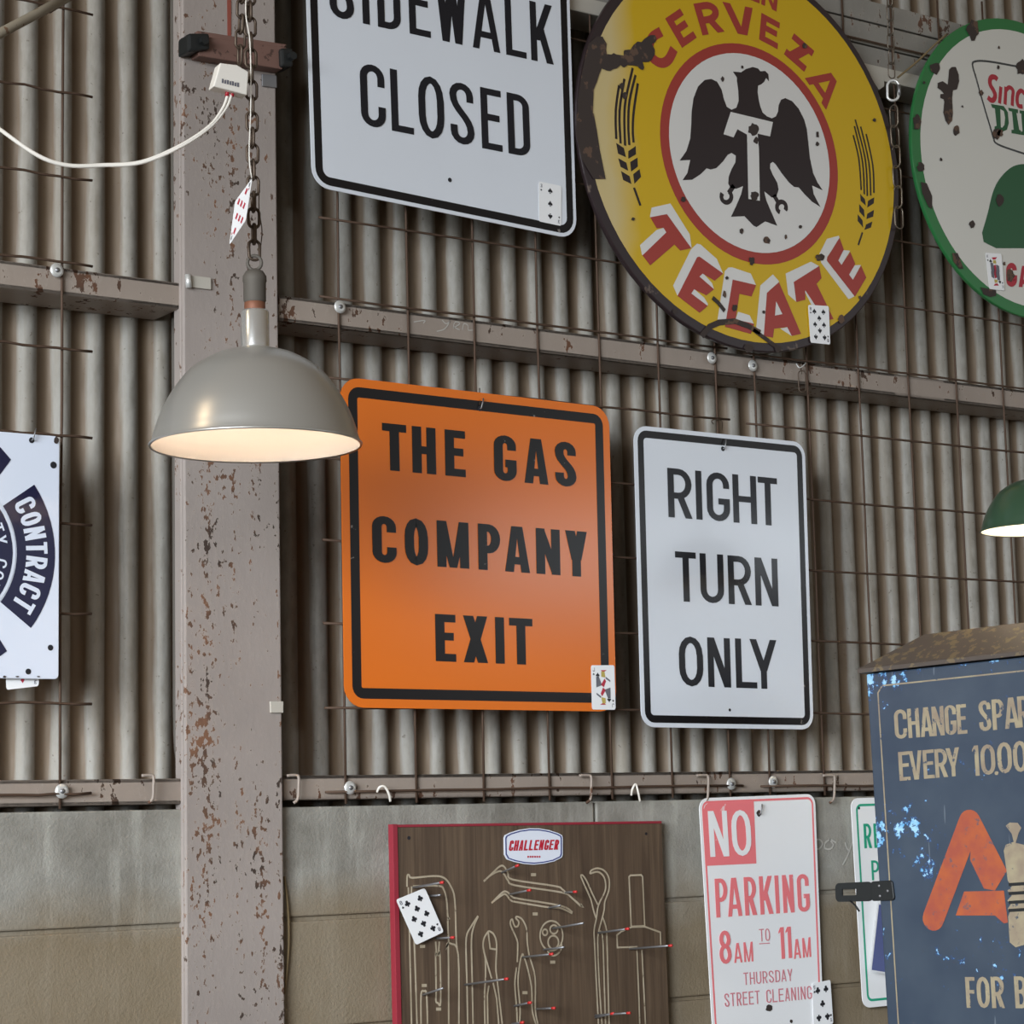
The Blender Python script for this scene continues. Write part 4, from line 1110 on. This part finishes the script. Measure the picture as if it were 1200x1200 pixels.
court(r_, M3, [('pipgrey', [[(.24, .5), (.24, .72), (.4, .74), (.5, .5)], [(.56, .5), (.6, .7), (.78, .66), (.78, .5)]]), ('pipred', [[(.42, .5), (.44, .66), (.56, .7), (.6, .5)], [(.36, .88), (.7, .9), (.6, .84), (.44, .82)]]), ('gold', [[(.42, .80), (.6, .82), (.62, .72), (.42, .72)]])])
card_px(((463.9, 1054.4), (497.8, 1040.4), (520.1, 1092.1), (487.4, 1107.6)), f9, .012, 'eight of clubs card tilted on the left side of the tool board', 8, club, 'pip', s=.085)
card_px(((951.7, 1152.8), (973, 1148.1), (976.5, 1199.5), (953.5, 1203.5)), f7, .003, 'five of clubs card on the lower right corner of the no parking sign', 5, club, 'pip', s=.1)
card_px(((5, 755), (46, 752), (45.3, 804), (7.5, 808.5)), WALL(-.014), 0, 'playing card peeping out under the navy and white sign', 3, diamond, 'pipred')
# twisted card hanging from the lamp chain
YL = -.45
cD = 3.565
def at(x, y, dep):
    return EYE+(fw+RIGHT*((x-600)/F_PX)-UP*((y-600)/F_PX))*dep
card_from([at(295.6, 208.8, cD+.0), at(275.5, 236, cD+.04), at(268.8, 287, cD-.011), at(288, 258, cD-.05)][0:4], 'red suited card dangling edge-on from the lamp chain', 8, diamond, 'pipred', s=.11)
# blue backed card in a clear sleeve
f8b = WALL(-.03)
cb = [f8b.px(*p) for p in ((1029, 1058), (1058, 1063), (1050, 1143), (1020, 1138))]
BK = thing('playing_card', 'blue backed card in a clear sleeve beside the cabinet latch', 'playing card', f8b.w(*cb[3]), 'playing cards tucked on the signs')
MB().prism(f8b, cb, -.0004, 0).build('card_face', MT['card'], BK)
mb = MB().poly(f8b, inset(cb, .003), .0004); mb.build('blue_back', MT['cardblue'], BK)
MB().prism(f8b, inset(cb, -.004), .0007, .001).build('sleeve', MT['sleeve'], BK)

# ================================================================== BLUE CABINET
O10 = ray(1015, 790, -.35)
Uc = Vector((0.25135737, -0.96727075, 0.03473863)); Vc = Vector((0.01625778, 0.04010521, 0.99906319))
f10 = Fr(O10, Uc, Vc)
W10, H10, D10 = .52, .72, .30
T10 = thing('parts_cabinet', 'peeling navy blue metal cabinet with gold lettering and an orange letter', 'cabinet', f10.w(W10/2, -H10, -D10/2))
MB().prism(f10, [(0, 0), (W10, 0), (W10, -H10), (0, -H10)], -D10, -.02).build('body', MT['navy'], T10, bevel=.004)
door = MB().prism(f10, [(0, 0), (W10, 0), (W10, -H10), (0, -H10)], -.018, 0).build('door', MT['navy'], T10, bevel=.003)
bq = [f10.px(*p) for p in ((1028.5, 811), (1034, 803))]
p10 = f10.px(1101, 900)[0]-f10.px(1100, 900)[0]
def c10(pts): return [f10.px(*p) for p in pts]
a0 = f10.px(1029, 812); a1 = f10.px(1034, 803.5)
mb = MB()
mb.ribbon(f10, [(a0[0], -H10+.03), (a0[0], a0[1]), (a1[0], a1[1]), (W10-a1[0], a1[1]), (W10-a0[0], a0[1]), (W10-a0[0], -H10+.03)], .0028, .0006)
mb.build('pinstripe', MT['goldlet'], door)
mb = MB()
def cab(word, xs, base, top, tv=.15, th=.12): line((door, MT['goldlet'], 'gold_lettering'), f10, word, xs, base, top, tv, th, .06)
g6 = lambda *v: [(1000+a/6, 1000+b/6) for a, b in v]
cab('CHANGE', [(1048.5, 1063), (1064, 1077.5), (1078.5, 1093), (1092.5, 1106.5), (1107.5, 1121), (1121.5, 1133)], ((1057, 865.5), (1132, 859.6)), ((1050, 832), (1131, 825)))
cab('SPARK', [(1147.5, 1161.5), (1163, 1177), (1177, 1194), (1193, 1208), (1209, 1224)], ((1150, 857), (1180, 854)), ((1146, 822), (1180, 818)))
cab('EVERY', [(1053.5, 1066.5), (1066, 1081), (1082, 1095), (1096, 1110.5), (1109, 1125)], ((1056, 915), (1120, 909.5)), ((1053, 881.5), (1124, 876)))
cab('10', [(1140, 1148), (1149.5, 1166.5)], ((1145, 909), (1195, 904.5)), ((1141, 874), (1195, 869.5)))
cab('000', [(1169, 1186), (1187.5, 1204), (1206, 1222)], ((1145, 909), (1195, 904.5)), ((1141, 873), (1195, 868.5)))
cab('FOR', [(1132, 1143), (1145, 1160), (1162, 1177)], ((1134, 1181), (1196, 1181.5)), ((1131, 1145), (1196, 1144)))
cab('BE', [(1189.5, 1204), (1206, 1218)], ((1134, 1181), (1196, 1181.5)), ((1131, 1145), (1196, 1144)))
MB().poly(f10, blob(f10, 1168, 906, 2.2, 2.2), .0007).build('gold_point', MT['goldlet'], door)
L4 = lambda pts: f10.pxs(pts, 4.286, (1060, 920))
mb = MB()
def capsule(pts, wd):
    p0, p1 = [Vector(q) for q in L4(pts)]; d_ = (p1-p0).normalized(); a_ = math.degrees(math.atan2(d_.y, d_.x)); r_ = wd/2
    return arc(p1.x, p1.y, r_, r_, a_-90, a_+90, 10)+arc(p0.x, p0.y, r_, r_, a_+90, a_+270, 10)
px4 = (Vector(L4([(428.6, 400)])[0])-Vector(L4([(0, 400)])[0])).length/100
mb.poly(f10, capsule([(145, 670), (328, 185)], px4*25), .0006)
mb.poly(f10, L4([(345, 150), (372, 150), (385, 175), (515, 430), (455, 530), (400, 520), (330, 375)]), .0007)
mb.poly(f10, L4([(300, 535), (500, 530), (520, 690), (500, 695), (455, 655), (258, 655)]), .0008)
mb.build('orange_letter', MT['acorange'], door)
# spark plug picture
mb = MB()
sp = [(510, 205), (530, 188), (570, 190), (588, 215), (575, 240), (560, 290), (600, 300), (660, 330), (670, 420), (640, 470), (665, 490), (640, 510), (665, 530), (640, 555), (665, 570), (640, 590), (650, 640), (640, 760), (610, 800), (560, 815), (530, 790), (522, 660), (530, 640), (520, 620), (535, 600), (518, 580), (540, 555), (518, 530), (540, 510), (520, 480), (515, 440), (500, 330), (510, 300), (550, 285), (540, 245)]
mb.poly(f10, L4(sp), .0012)
mb.build('plug_picture', MT['goldlet'], door)
mb = MB()
for y_ in (500, 545, 590, 630): mb.ribbon(f10, L4([(525, y_), (655, y_-8)]), px4*3.2, .0016)
mb.build('plug_ribs', MT['blackiron'], door)
# hip lid
lo = [f10.w(-.012, .002, .012), f10.w(W10+.012, .002, .012), f10.w(W10+.012, .002, -D10-.012), f10.w(-.012, .002, -D10-.012)]
li = [p+Vc*.008 for p in lo]
hi = [f10.w(.085, .075, -.085), f10.w(W10-.085, .075, -.085), f10.w(W10-.085, .075, -D10+.085), f10.w(.085, .075, -D10+.085)]
mb = MB(); mb.add(lo+li+hi, [(3, 2, 1, 0)]+[(i, (i+1) % 4, 4+(i+1) % 4, 4+i) for i in range(4)]+[(4+i, 4+(i+1) % 4, 8+(i+1) % 4, 8+i) for i in range(4)]+[(8, 9, 10, 11)])
mb.build('lid', MT['lid'], T10)
# hasp at the left edge
h0 = f10.px(1050, 1044); 
hs = MB()
hp = lambda pts: [f10.px(*p) for p in pts]
hx = rpoly(hp([(1003, 1034), (1048, 1032), (1052, 1056), (1003, 1056)]), .006)
plate = MB().prism(f10, rpoly(hp([(1022, 1033), (1047, 1031.5), (1050, 1055), (1023, 1056)]), .006), .001, .006).build('hasp', MT['blackiron'], T10, bevel=.001)
o4 = hp([(980.5, 1035), (1023, 1033), (1024, 1056), (981, 1057)])
outer = rpoly(o4, .009, 5); 
cu = sum(p[0] for p in o4)/4; cv = sum(p[1] for p in o4)/4
slot = rpoly(hp([(988.5, 1042), (1005, 1041.5), (1005, 1049), (988.5, 1049.5)]), .001, 5)
mb = MB(); n_ = len(outer)
for dd in (0.0015, .0055):
    mb.band(f10, outer, slot, dd)
mb.add([f10.w(u, v, .0015) for u, v in outer]+[f10.w(u, v, .0055) for u, v in outer], [(i, (i+1) % n_, n_+(i+1) % n_, n_+i) for i in range(n_)])
mb.add([f10.w(u, v, .0015) for u, v in slot]+[f10.w(u, v, .0055) for u, v in slot], [(i, n_+i, n_+(i+1) % n_, (i+1) % n_) for i in range(n_)])
mb.build('hasp_flap', MT['blackiron'], plate)
for x_, y_ in ((1032, 1038), (1042, 1044), (1033, 1050)):
    u, v = f10.px(x_, y_); MB().lathe([(.0028, .005), (.0028, .0065), (.001, .0075), (0, .0075)], f10.w(u, v), f10.N, 10).build('rivet', MT['dullsteel'], plate, True)
u, v = f10.px(1004, 1058)
MB().tube([f10.w(u-.012, v+.004, .004), f10.w(u+.002, v-.004, .01), f10.w(u+.012, v-.016, .012)], .002, 6).build('staple', MT['blackiron'], plate, True)

# ================================================================== PENDANT LAMPS
def dome_lamp(C, sc, label, mshell, mbulb, neck=True):
    t = thing('pendant_lamp', label, 'lamp', C)
    out = [(530, 0), (534, 6), (530, 14), (521, 40), (505, 96), (470, 188), (412, 290), (330, 390), (215, 462), (130, 490), (74, 506)]
    out = [(a*sc, b*sc) for a, b in spline(out, 4)]
    inn = [(a-2.4*sc if a < 500*sc else a-5*sc, b-5*sc) for a, b in out if b > 20*sc]
    MB().lathe(out, C, n=72).build('shade', mshell, t, True)
    MB().lathe([(528*sc, 2*sc)]+inn, C, n=72).build('shade_lining', MT['shadein'], t, True)
    MB().lathe([(526*sc, 0), (536*sc, -4*sc), (540*sc, 6*sc), (532*sc, 12*sc)], C, n=72).build('rolled_rim', mshell, t, True)
    MB().lathe([(74*sc, 500*sc), (72*sc, 512*sc), (72*sc, 690*sc), (66*sc, 700*sc), (20*sc, 700*sc)], C, n=40).build('neck', MT['alubright'] if neck else mshell, t, True)
    MB().lathe([(50*sc, 695*sc), (54*sc, 705*sc), (54*sc, 738*sc), (50*sc, 745*sc)], C, n=32).build('collar', MT['copper'], t, True)
    s = MB().lathe([(52*sc, 742*sc), (58*sc, 752*sc), (58*sc, 845*sc), (62*sc, 855*sc), (60*sc, 880*sc), (45*sc, 905*sc), (20*sc, 915*sc), (0, 917*sc)], C, n=32).build('socket_cap', MT['cast'], t, True)
    ring = [C+Vector((36*sc*math.cos(2*pi*i/16)*.86, -36*sc*math.cos(2*pi*i/16)*.5, 950*sc+38*sc*math.sin(2*pi*i/16))) for i in range(16)]
    MB().tube(ring, 9*sc, 8, True).build('hanging_loop', MT['cast'], t, True)
    b = MB()
    prof = [(0, 250*sc)]+[(95*sc*math.sin(pi*i/10), 345*sc-95*sc*math.cos(pi*i/10)) for i in range(1, 10)]+[(40*sc, 470*sc)]
    b.lathe(prof, C, n=24).build('bulb', mbulb, t, True)
    return t
CL = ray(300, 522.5, YL)
sc1 = (247/2*(CL-EYE).dot(fw)/F_PX)/534
dome_lamp(CL, sc1, 'silver dome pendant lamp with warm light, hanging before the column', MT['alu'], MT['bulb'])
CG = EYE+(fw+RIGHT*((1214-600)/F_PX)-UP*((621-600)/F_PX))*4.45
GL = dome_lamp(CG, (64*4.45/F_PX)/534, 'dark green dome pendant lamp with bright light, at the right edge', MT['lampgreen'], MT['bulb2'], False)
gtop = CG+Vector((0, 0, 930*(64*4.45/F_PX)/534))
MB().tube(spline([gtop, gtop+RIGHT*.03+Vector((0, 0, .05)), gtop+RIGHT*.12+Vector((0, 0, .085)), gtop+RIGHT*.5+Vector((0, 0, .09)), gtop+RIGHT*.95+Vector((0, 0, .05))], 6), .008, 10).build('swan_neck_arm', MT['lampgreen'], GL, True)

# ------------------------------------------------------------------ chains
def link_pts(c, ax, side, L, W, n=18):
    """racetrack loop in the plane of ax (length) and side (width)"""
    out = []; h = L/2-W/2
    for i in range(n):
        a = 2*pi*i/n
        x_ = math.cos(a)*W/2; y_ = math.sin(a)*W/2+(h if math.sin(a) >= 0 else -h)
        out.append(c+side*x_+ax*y_)
    return out
def chain(label, pts, L, Wd, r, material, cat='chain', phase=0, tw=.35, name='chain', group=None):
    """links along a 3-D path"""
    t = thing(name, label, cat, pts[-1], group)
    P_ = [Vector(p) for p in pts]; seg = [(b-a).length for a, b in zip(P_, P_[1:])]; tot = sum(seg)
    pitch = L-2*r*1.15; s = L/2; i = phase
    while s < tot:
        d = s
        for k_, l in enumerate(seg):
            if d <= l or k_ == len(seg)-1:
                c = P_[k_].lerp(P_[k_+1], d/l); ax = (P_[k_+1]-P_[k_]).normalized(); break
            d -= l
        base = RIGHT - RIGHT.dot(ax)*ax; base.normalize(); o2 = ax.cross(base)
        a = (i % 2)*pi/2+tw
        side = base*math.cos(a)+o2*math.sin(a)
        MB().tube(link_pts(c, ax, side, L, Wd), r, 7, True).build('link', material, t, True)
        s += pitch; i += 1
    return t
px_l = (CL-EYE).dot(fw)/F_PX
top = CL+Vector((0, 0, 1010*sc1))
LL = 24*px_l
A0 = at(293, -40, cD); A0.y = YL
loop_top = CL+Vector((0, 0, 975*sc1+LL*.40))
chain('long rusty chain holding the silver dome lamp', [loop_top-Vector((0, 0, LL*.5)), ray(295.5, 150, YL), ray(291.5, -45, YL)], LL, 13.5*px_l, 1.9*px_l, MT['chain'], phase=0)
chain('short rusty chain end beside the lamp chain, above the white box', [ray(281, 76, YL+.02), ray(281.5, 48, YL+.01), ray(286, -40, YL+.004)], 23*px_l, 12*px_l, 1.8*px_l, MT['chain'], phase=1, tw=.5)
tag(MB().tube(spline([ray(290, -30, YL-.012), ray(288, 15, YL-.014), ray(293, 50, YL-.012), ray(294, 120, YL-.010), ray(292, 180, YL-.010), ray(295, 209, YL-.006)], 5), .0011, 6).build('tie_wire', MT['cable'], None, True), 'thin pale wire running down the lamp chain to the dangling card', 'wire')
tag(MB().tube(spline([ray(304, 215, YL+.008), ray(303.5, 245, YL+.01), ray(307, 270, YL+.01), ray(305, 292, YL+.008)], 5), .0009, 6).build('lamp_flex', MT['chain'], None, True), 'thin dark flex beside the lowest links of the lamp chain', 'wire')

# white driver box with its twin cable
bx = [ray(*p, YL-.02) for p in ((258, 73.5), (278, 76), (291.5, 84), (290, 111.5), (250, 101))]
t = thing('power_box', 'white plastic power box hanging on the lamp chain with a white cable', 'power box', bx[-1])
mb = MB(); n_ = 5
bk = [p+Vector((.004, .026, .001)) for p in bx]
mb.add(bx+bk, [tuple(range(5)), tuple(range(5, 10))[::-1]]+[(i, 5+i, 5+(i+1) % 5, (i+1) % 5) for i in range(5)])
mb.build('box', MT['plastic'], t, bevel=.002)
fb = WALL(YL-.0206)
mb = MB()
for i in range(7): mb.poly(fb, [fb.px(260+i*3.0, 92+i*.75+1.2*(i % 2)), fb.px(262.2+i*3.0, 92.6+i*.75), fb.px(262+i*3.0, 97.5+i*.75), fb.px(259.8+i*3.0, 97+i*.75)])
mb.build('printed_marks', MT['pipgrey'], t)
for x_ in (266.5, 272.5):
    MB().tube([ray(x_, 105+(x_-266)*.2, YL-.008), ray(x_-.6, 113, YL-.008)], .0034, 8).build('plug', MT['redcap'], t, True)
for dx, dy in ((0, 0), (4, .6)):
    P_ = [ray(267+dx, 111+dy, YL-.008), ray(261+dx*.9, 127+dy, YL-.008), ray(245, 148+dx*.5, YL-.008), ray(210, 171+dx*.5, YL), ray(165, 189.5+dx*.4, YL+.02), ray(120, 193+dx*.3, YL+.04), ray(80, 193.2+dx*.3, YL+.05), ray(45, 182+dx*.3, YL+.06), ray(0, 151+dx*.3, YL+.08), ray(-30, 128+dx*.3, YL+.09)]
    MB().tube(spline(P_, 6), .0026, 8).build('cable', MT['cable'], t, True)

# hanging chain and carabiner between the two round signs
f_h = -.05
chain('slack grey chain hanging between the two round signs', [ray(1054, 268, f_h), ray(1050, 180, f_h), ray(1046.5, 118, f_h)], 31*.00165, 15*.00165, .0019, MT['palechain'], phase=0, tw=.6)
chain('thin grey chain above the snap hook, in front of the plank beam', [ray(1045, 92, f_h), ray(1042, -30, f_h)], 22*.0017, 11*.0017, .0016, MT['palechain'], phase=0, tw=.5)
cb_ = ray(1046.5, 106, f_h)
side = (RIGHT-RIGHT.z*Vector((0, 0, 1))).normalized()
t = thing('snap_hook', 'bright steel snap hook joining two chains beside the yellow sign', 'snap hook', cb_)
MB().tube(link_pts(cb_, Vector((.08, 0, 1)).normalized(), side, .048, .026), .0032, 8, True).build('body', MT['steel'], t, True)
MB().tube([cb_+side*.0125+Vector((0, -.002, .012)), cb_+side*.0125+Vector((0, -.002, -.012))], .0036, 8).build('gate_sleeve', MT['dullsteel'], t, True)
tag(MB().tube(spline([ray(1052, 91, -.03), ray(1075, 72, -.03), ray(1096, 52, -.03), ray(1110, 40, -.02)], 4), .0024, 6).build('hanging_cord', MT['string'], None, True), 'tan cord slanting to the top of the green rimmed sign', 'cord')
# wall bracket block under the beam
mb = MB()
g_ = WALL(.0)
mb.prism(g_, [g_.px(*p) for p in ((1017, 84), (1034, 89), (1034, 102), (1028, 106), (1017, 90))], -.02, .006)
struct(mb.build('trim_7', MT['pale']))

# clips under the yellow sign (S hook on the mesh)
def s_hook(pts, label, m, r=.0018, group=None):
    o = MB().tube(spline([ray(x_, y_, yy) for x_, y_, yy in pts], 5), r, 7).build('hook', MT[m], None, True)
    tag(o, label, 'hook', group); return o
s_hook(((933, 426, -.006), (937, 431, -.012), (943, 427, -.012), (944, 425, -.006)), 'bright wire hook below the yellow round sign', 'steel', .0013)
MBx = MB().tube(link_pts(ray(940, 447, -.008), Vector((0, 0, 1)), side, .047, .016), .0013, 6, True)
tag(MBx.build('wire_ring', MT['chain'], None, True), 'narrow wire ring dangling over the upper girt below the yellow sign', 'ring')
s_hook(((442, 928, -.006), (445, 922.5, -.014), (451, 922, -.016), (456, 931, -.014), (457.5, 939, -.008)), 'white plastic hook on the lower girt, upper left of the tool board', 'plastic', .0024)
s_hook(((740, 932, -.006), (741, 925, -.012), (745, 919, -.014), (748, 929, -.014), (750, 939, -.008)), 'white plastic hook on the lower girt, upper right of the tool board', 'plastic', .0022)
s_hook(((836, 497, -.004), (834, 493, -.006), (840, 491.5, -.009), (846, 494, -.006), (846, 505, -.018)), 'wire tie hanging the right turn sign from the mesh', 'chain', .0011)
s_hook(((562, 455, -.004), (562.5, 468, -.02), (562, 474, -.0245)), 'wire tie hanging the orange sign from the mesh', 'chain', .0011)
# U rods on the lower girt
def u_rod(x, label, m='girt'):
    P_ = [ray(x-14, 909, -.0035), ray(x-3, 908.5, -.0065), ray(x, 911, -.0085), ray(x, 922, -.0085), ray(x-1, 936, -.0085), ray(x-6, 941, -.006)]
    tag(MB().tube(spline(P_, 4), .0028, 7).build('bent_rod', MT[m], None, True), label, 'bent rod')
u_rod(180, 'bent painted rod over the lower girt left of the column')
u_rod(350, 'bent painted rod over the lower girt just right of the column')
u_rod(693, 'bent painted rod over the lower girt above the right end of the tool board')
u_rod(830, 'bent painted rod over the lower girt above the left corner of the no parking sign')
u_rod(978, 'bent painted rod over the lower girt near the blue cabinet')

# ------------------------------------------------------------------ fittings on the column
def clip(c4, label, m='plastic', th=.004):
    p = [FC.px(*q) for q in c4]
    o = MB().prism(FC, p, 0, th)
    O = FC.w(*p[0]); t = o.build('clip_plate', MT[m], None, bevel=.001); tag(t, label, 'clip'); return t
t = thing('conduit_clip', 'silver conduit clip on the left edge of the column at girt height', 'clip', FC.w(*FC.px(228, 331)))
MB().prism(FC, [FC.px(*q) for q in ((223, 323), (246.5, 326), (246.5, 340), (223, 337))], 0, .004).build('strap', MT['pale'], t, bevel=.001)
MB().tube([FC.w(*FC.px(218.5, 322.5), .006), FC.w(*FC.px(219.5, 338), .006)], .0055, 12).build('barrel', MT['steel'], t, True)
clip(((306, 87), (323, 89), (323.5, 103.5), (306.5, 101.5)), 'small grey plate on the column just below the brown strap', 'dullsteel')
clip(((315.5, 822), (331, 822), (331, 835.5), (316, 835.5)), 'small pale plate on the right edge of the column beside the orange sign', 'pale')
# brown strap with black clamps
t = thing('column_strap', 'red brown steel strap clamped across the top of the column', 'strap', FC.w(*FC.px(270, 62)))
pA, pB = FC.px(222, 47), FC.px(327, 61); pC, pD = FC.px(322, 86.5), FC.px(224, 71)
MB().prism(FC, [pA, pB, pC, pD], 0, .030).build('channel', MT['brown'], t, bevel=.002)
MB().prism(FC, [FC.px(228, 38), FC.px(333, 54), pB, pA], 0, .012).build('upper_flange', MT['brown'], t, bevel=.002)
for c4 in (((209, 46), (234, 46), (235, 65), (209, 68)), ((317, 63), (331.5, 63), (332, 85), (318, 85))):
    cl_ = MB().prism(FC, [FC.px(*q) for q in c4], -.004, .040).build('clamp', MT['blackiron'], t, bevel=.005)
    xm = sum(q[0] for q in c4)/4; ym = sum(q[1] for q in c4)/4
    MB().tube([FC.w(*FC.px(xm+4, ym), .036), FC.w(*FC.px(xm+4, ym), .050)], .008, 6).build('clamp_nut', MT['blackiron'], cl_)
MB().ribbon(FC, [FC.px(268.5, 0-20), FC.px(268, 43)], .0065, .0006)
o = MB().prism(FC, [FC.px(265.5, -40), FC.px(270.5, -40), FC.px(270.5, 43), FC.px(266.5, 43)], .0002, .001).build('paint_stripe', MT['redpaint'], COLUMN)
# seams on the column (welded strips)
# thin cables
tag(MB().tube(spline([ray(333, 1027, .002), ray(337, 1060, .0), ray(338.5, 1100, .0), ray(336, 1140, .0), ray(333, 1165, .002)], 5), .0022, 6).build('loose_cable', MT['string'], None, True), 'loose tan cable bulging from the right edge of the column low down', 'cable')
tag(MB().tube(spline([ray(202, -20, .092), ray(203, 200, .092), ray(204, 450, .092), ray(205, 700, .092), ray(206, 860, .092), ray(211, 895, .06)], 5), .005, 8).build('conduit', MT['cast'], None, True), 'grey conduit running down the wall along the left side of the column', 'conduit')
tag(MB().tube([ray(-40, 62, -.09), ray(2, 38, -.09), ray(40, 18, -.06), ray(84, -6, -.03)], .0085, 12).build('pole', MT['pole'], None, True), 'flaking pale pole slanting across the top left corner', 'pole')
tag(MB().tube([ray(58, 14, -.03), ray(110, -18, -.03)], .003, 8).build('thin_rod', MT['wire'], None, True), 'thin rusty rod beside the slanting pole, top left', 'rod')

# ------------------------------------------------------------------ chalk scribbles
fk = WALL(.0055)
fk2 = WALL(.0050)
def scrawl(fr, strokes, t_, parent):
    mb = MB()
    for s_ in strokes: mb.ribbon(fr, spline([fr.px(*p) for p in s_], 4), t_, .0006)
    return mb.build('chalk_writing', MT['chalk'], parent)
B_ = lambda pts: [(800+a/4, 900+b/4) for a, b in pts]
lower = bpy.data.objects['wall_lower']; g2 = bpy.data.objects['trim_2']
scrawl(fk2, [B_([(615, 340), (640, 335), (655, 355), (640, 378), (625, 378)]), B_([(690, 335), (668, 350), (665, 375), (690, 380), (705, 360), (690, 335), (718, 350)]), B_([(760, 348), (768, 375), (778, 385)]), B_([(795, 345), (780, 390), (765, 425), (748, 455)])], .0034, lower)
Y_ = lambda pts: [(320+a/3.157, 230+b/3.157) for a, b in pts]
scrawl(fk, [Y_([(520, 465), (560, 460), (555, 470)]), Y_([(625, 458), (640, 472), (655, 460)]), Y_([(655, 460), (635, 490), (605, 500)]), Y_([(665, 488), (690, 472), (675, 465), (668, 482), (690, 495)]), Y_([(700, 495), (705, 472), (720, 478), (722, 495), (740, 495)])], .0019, g2)
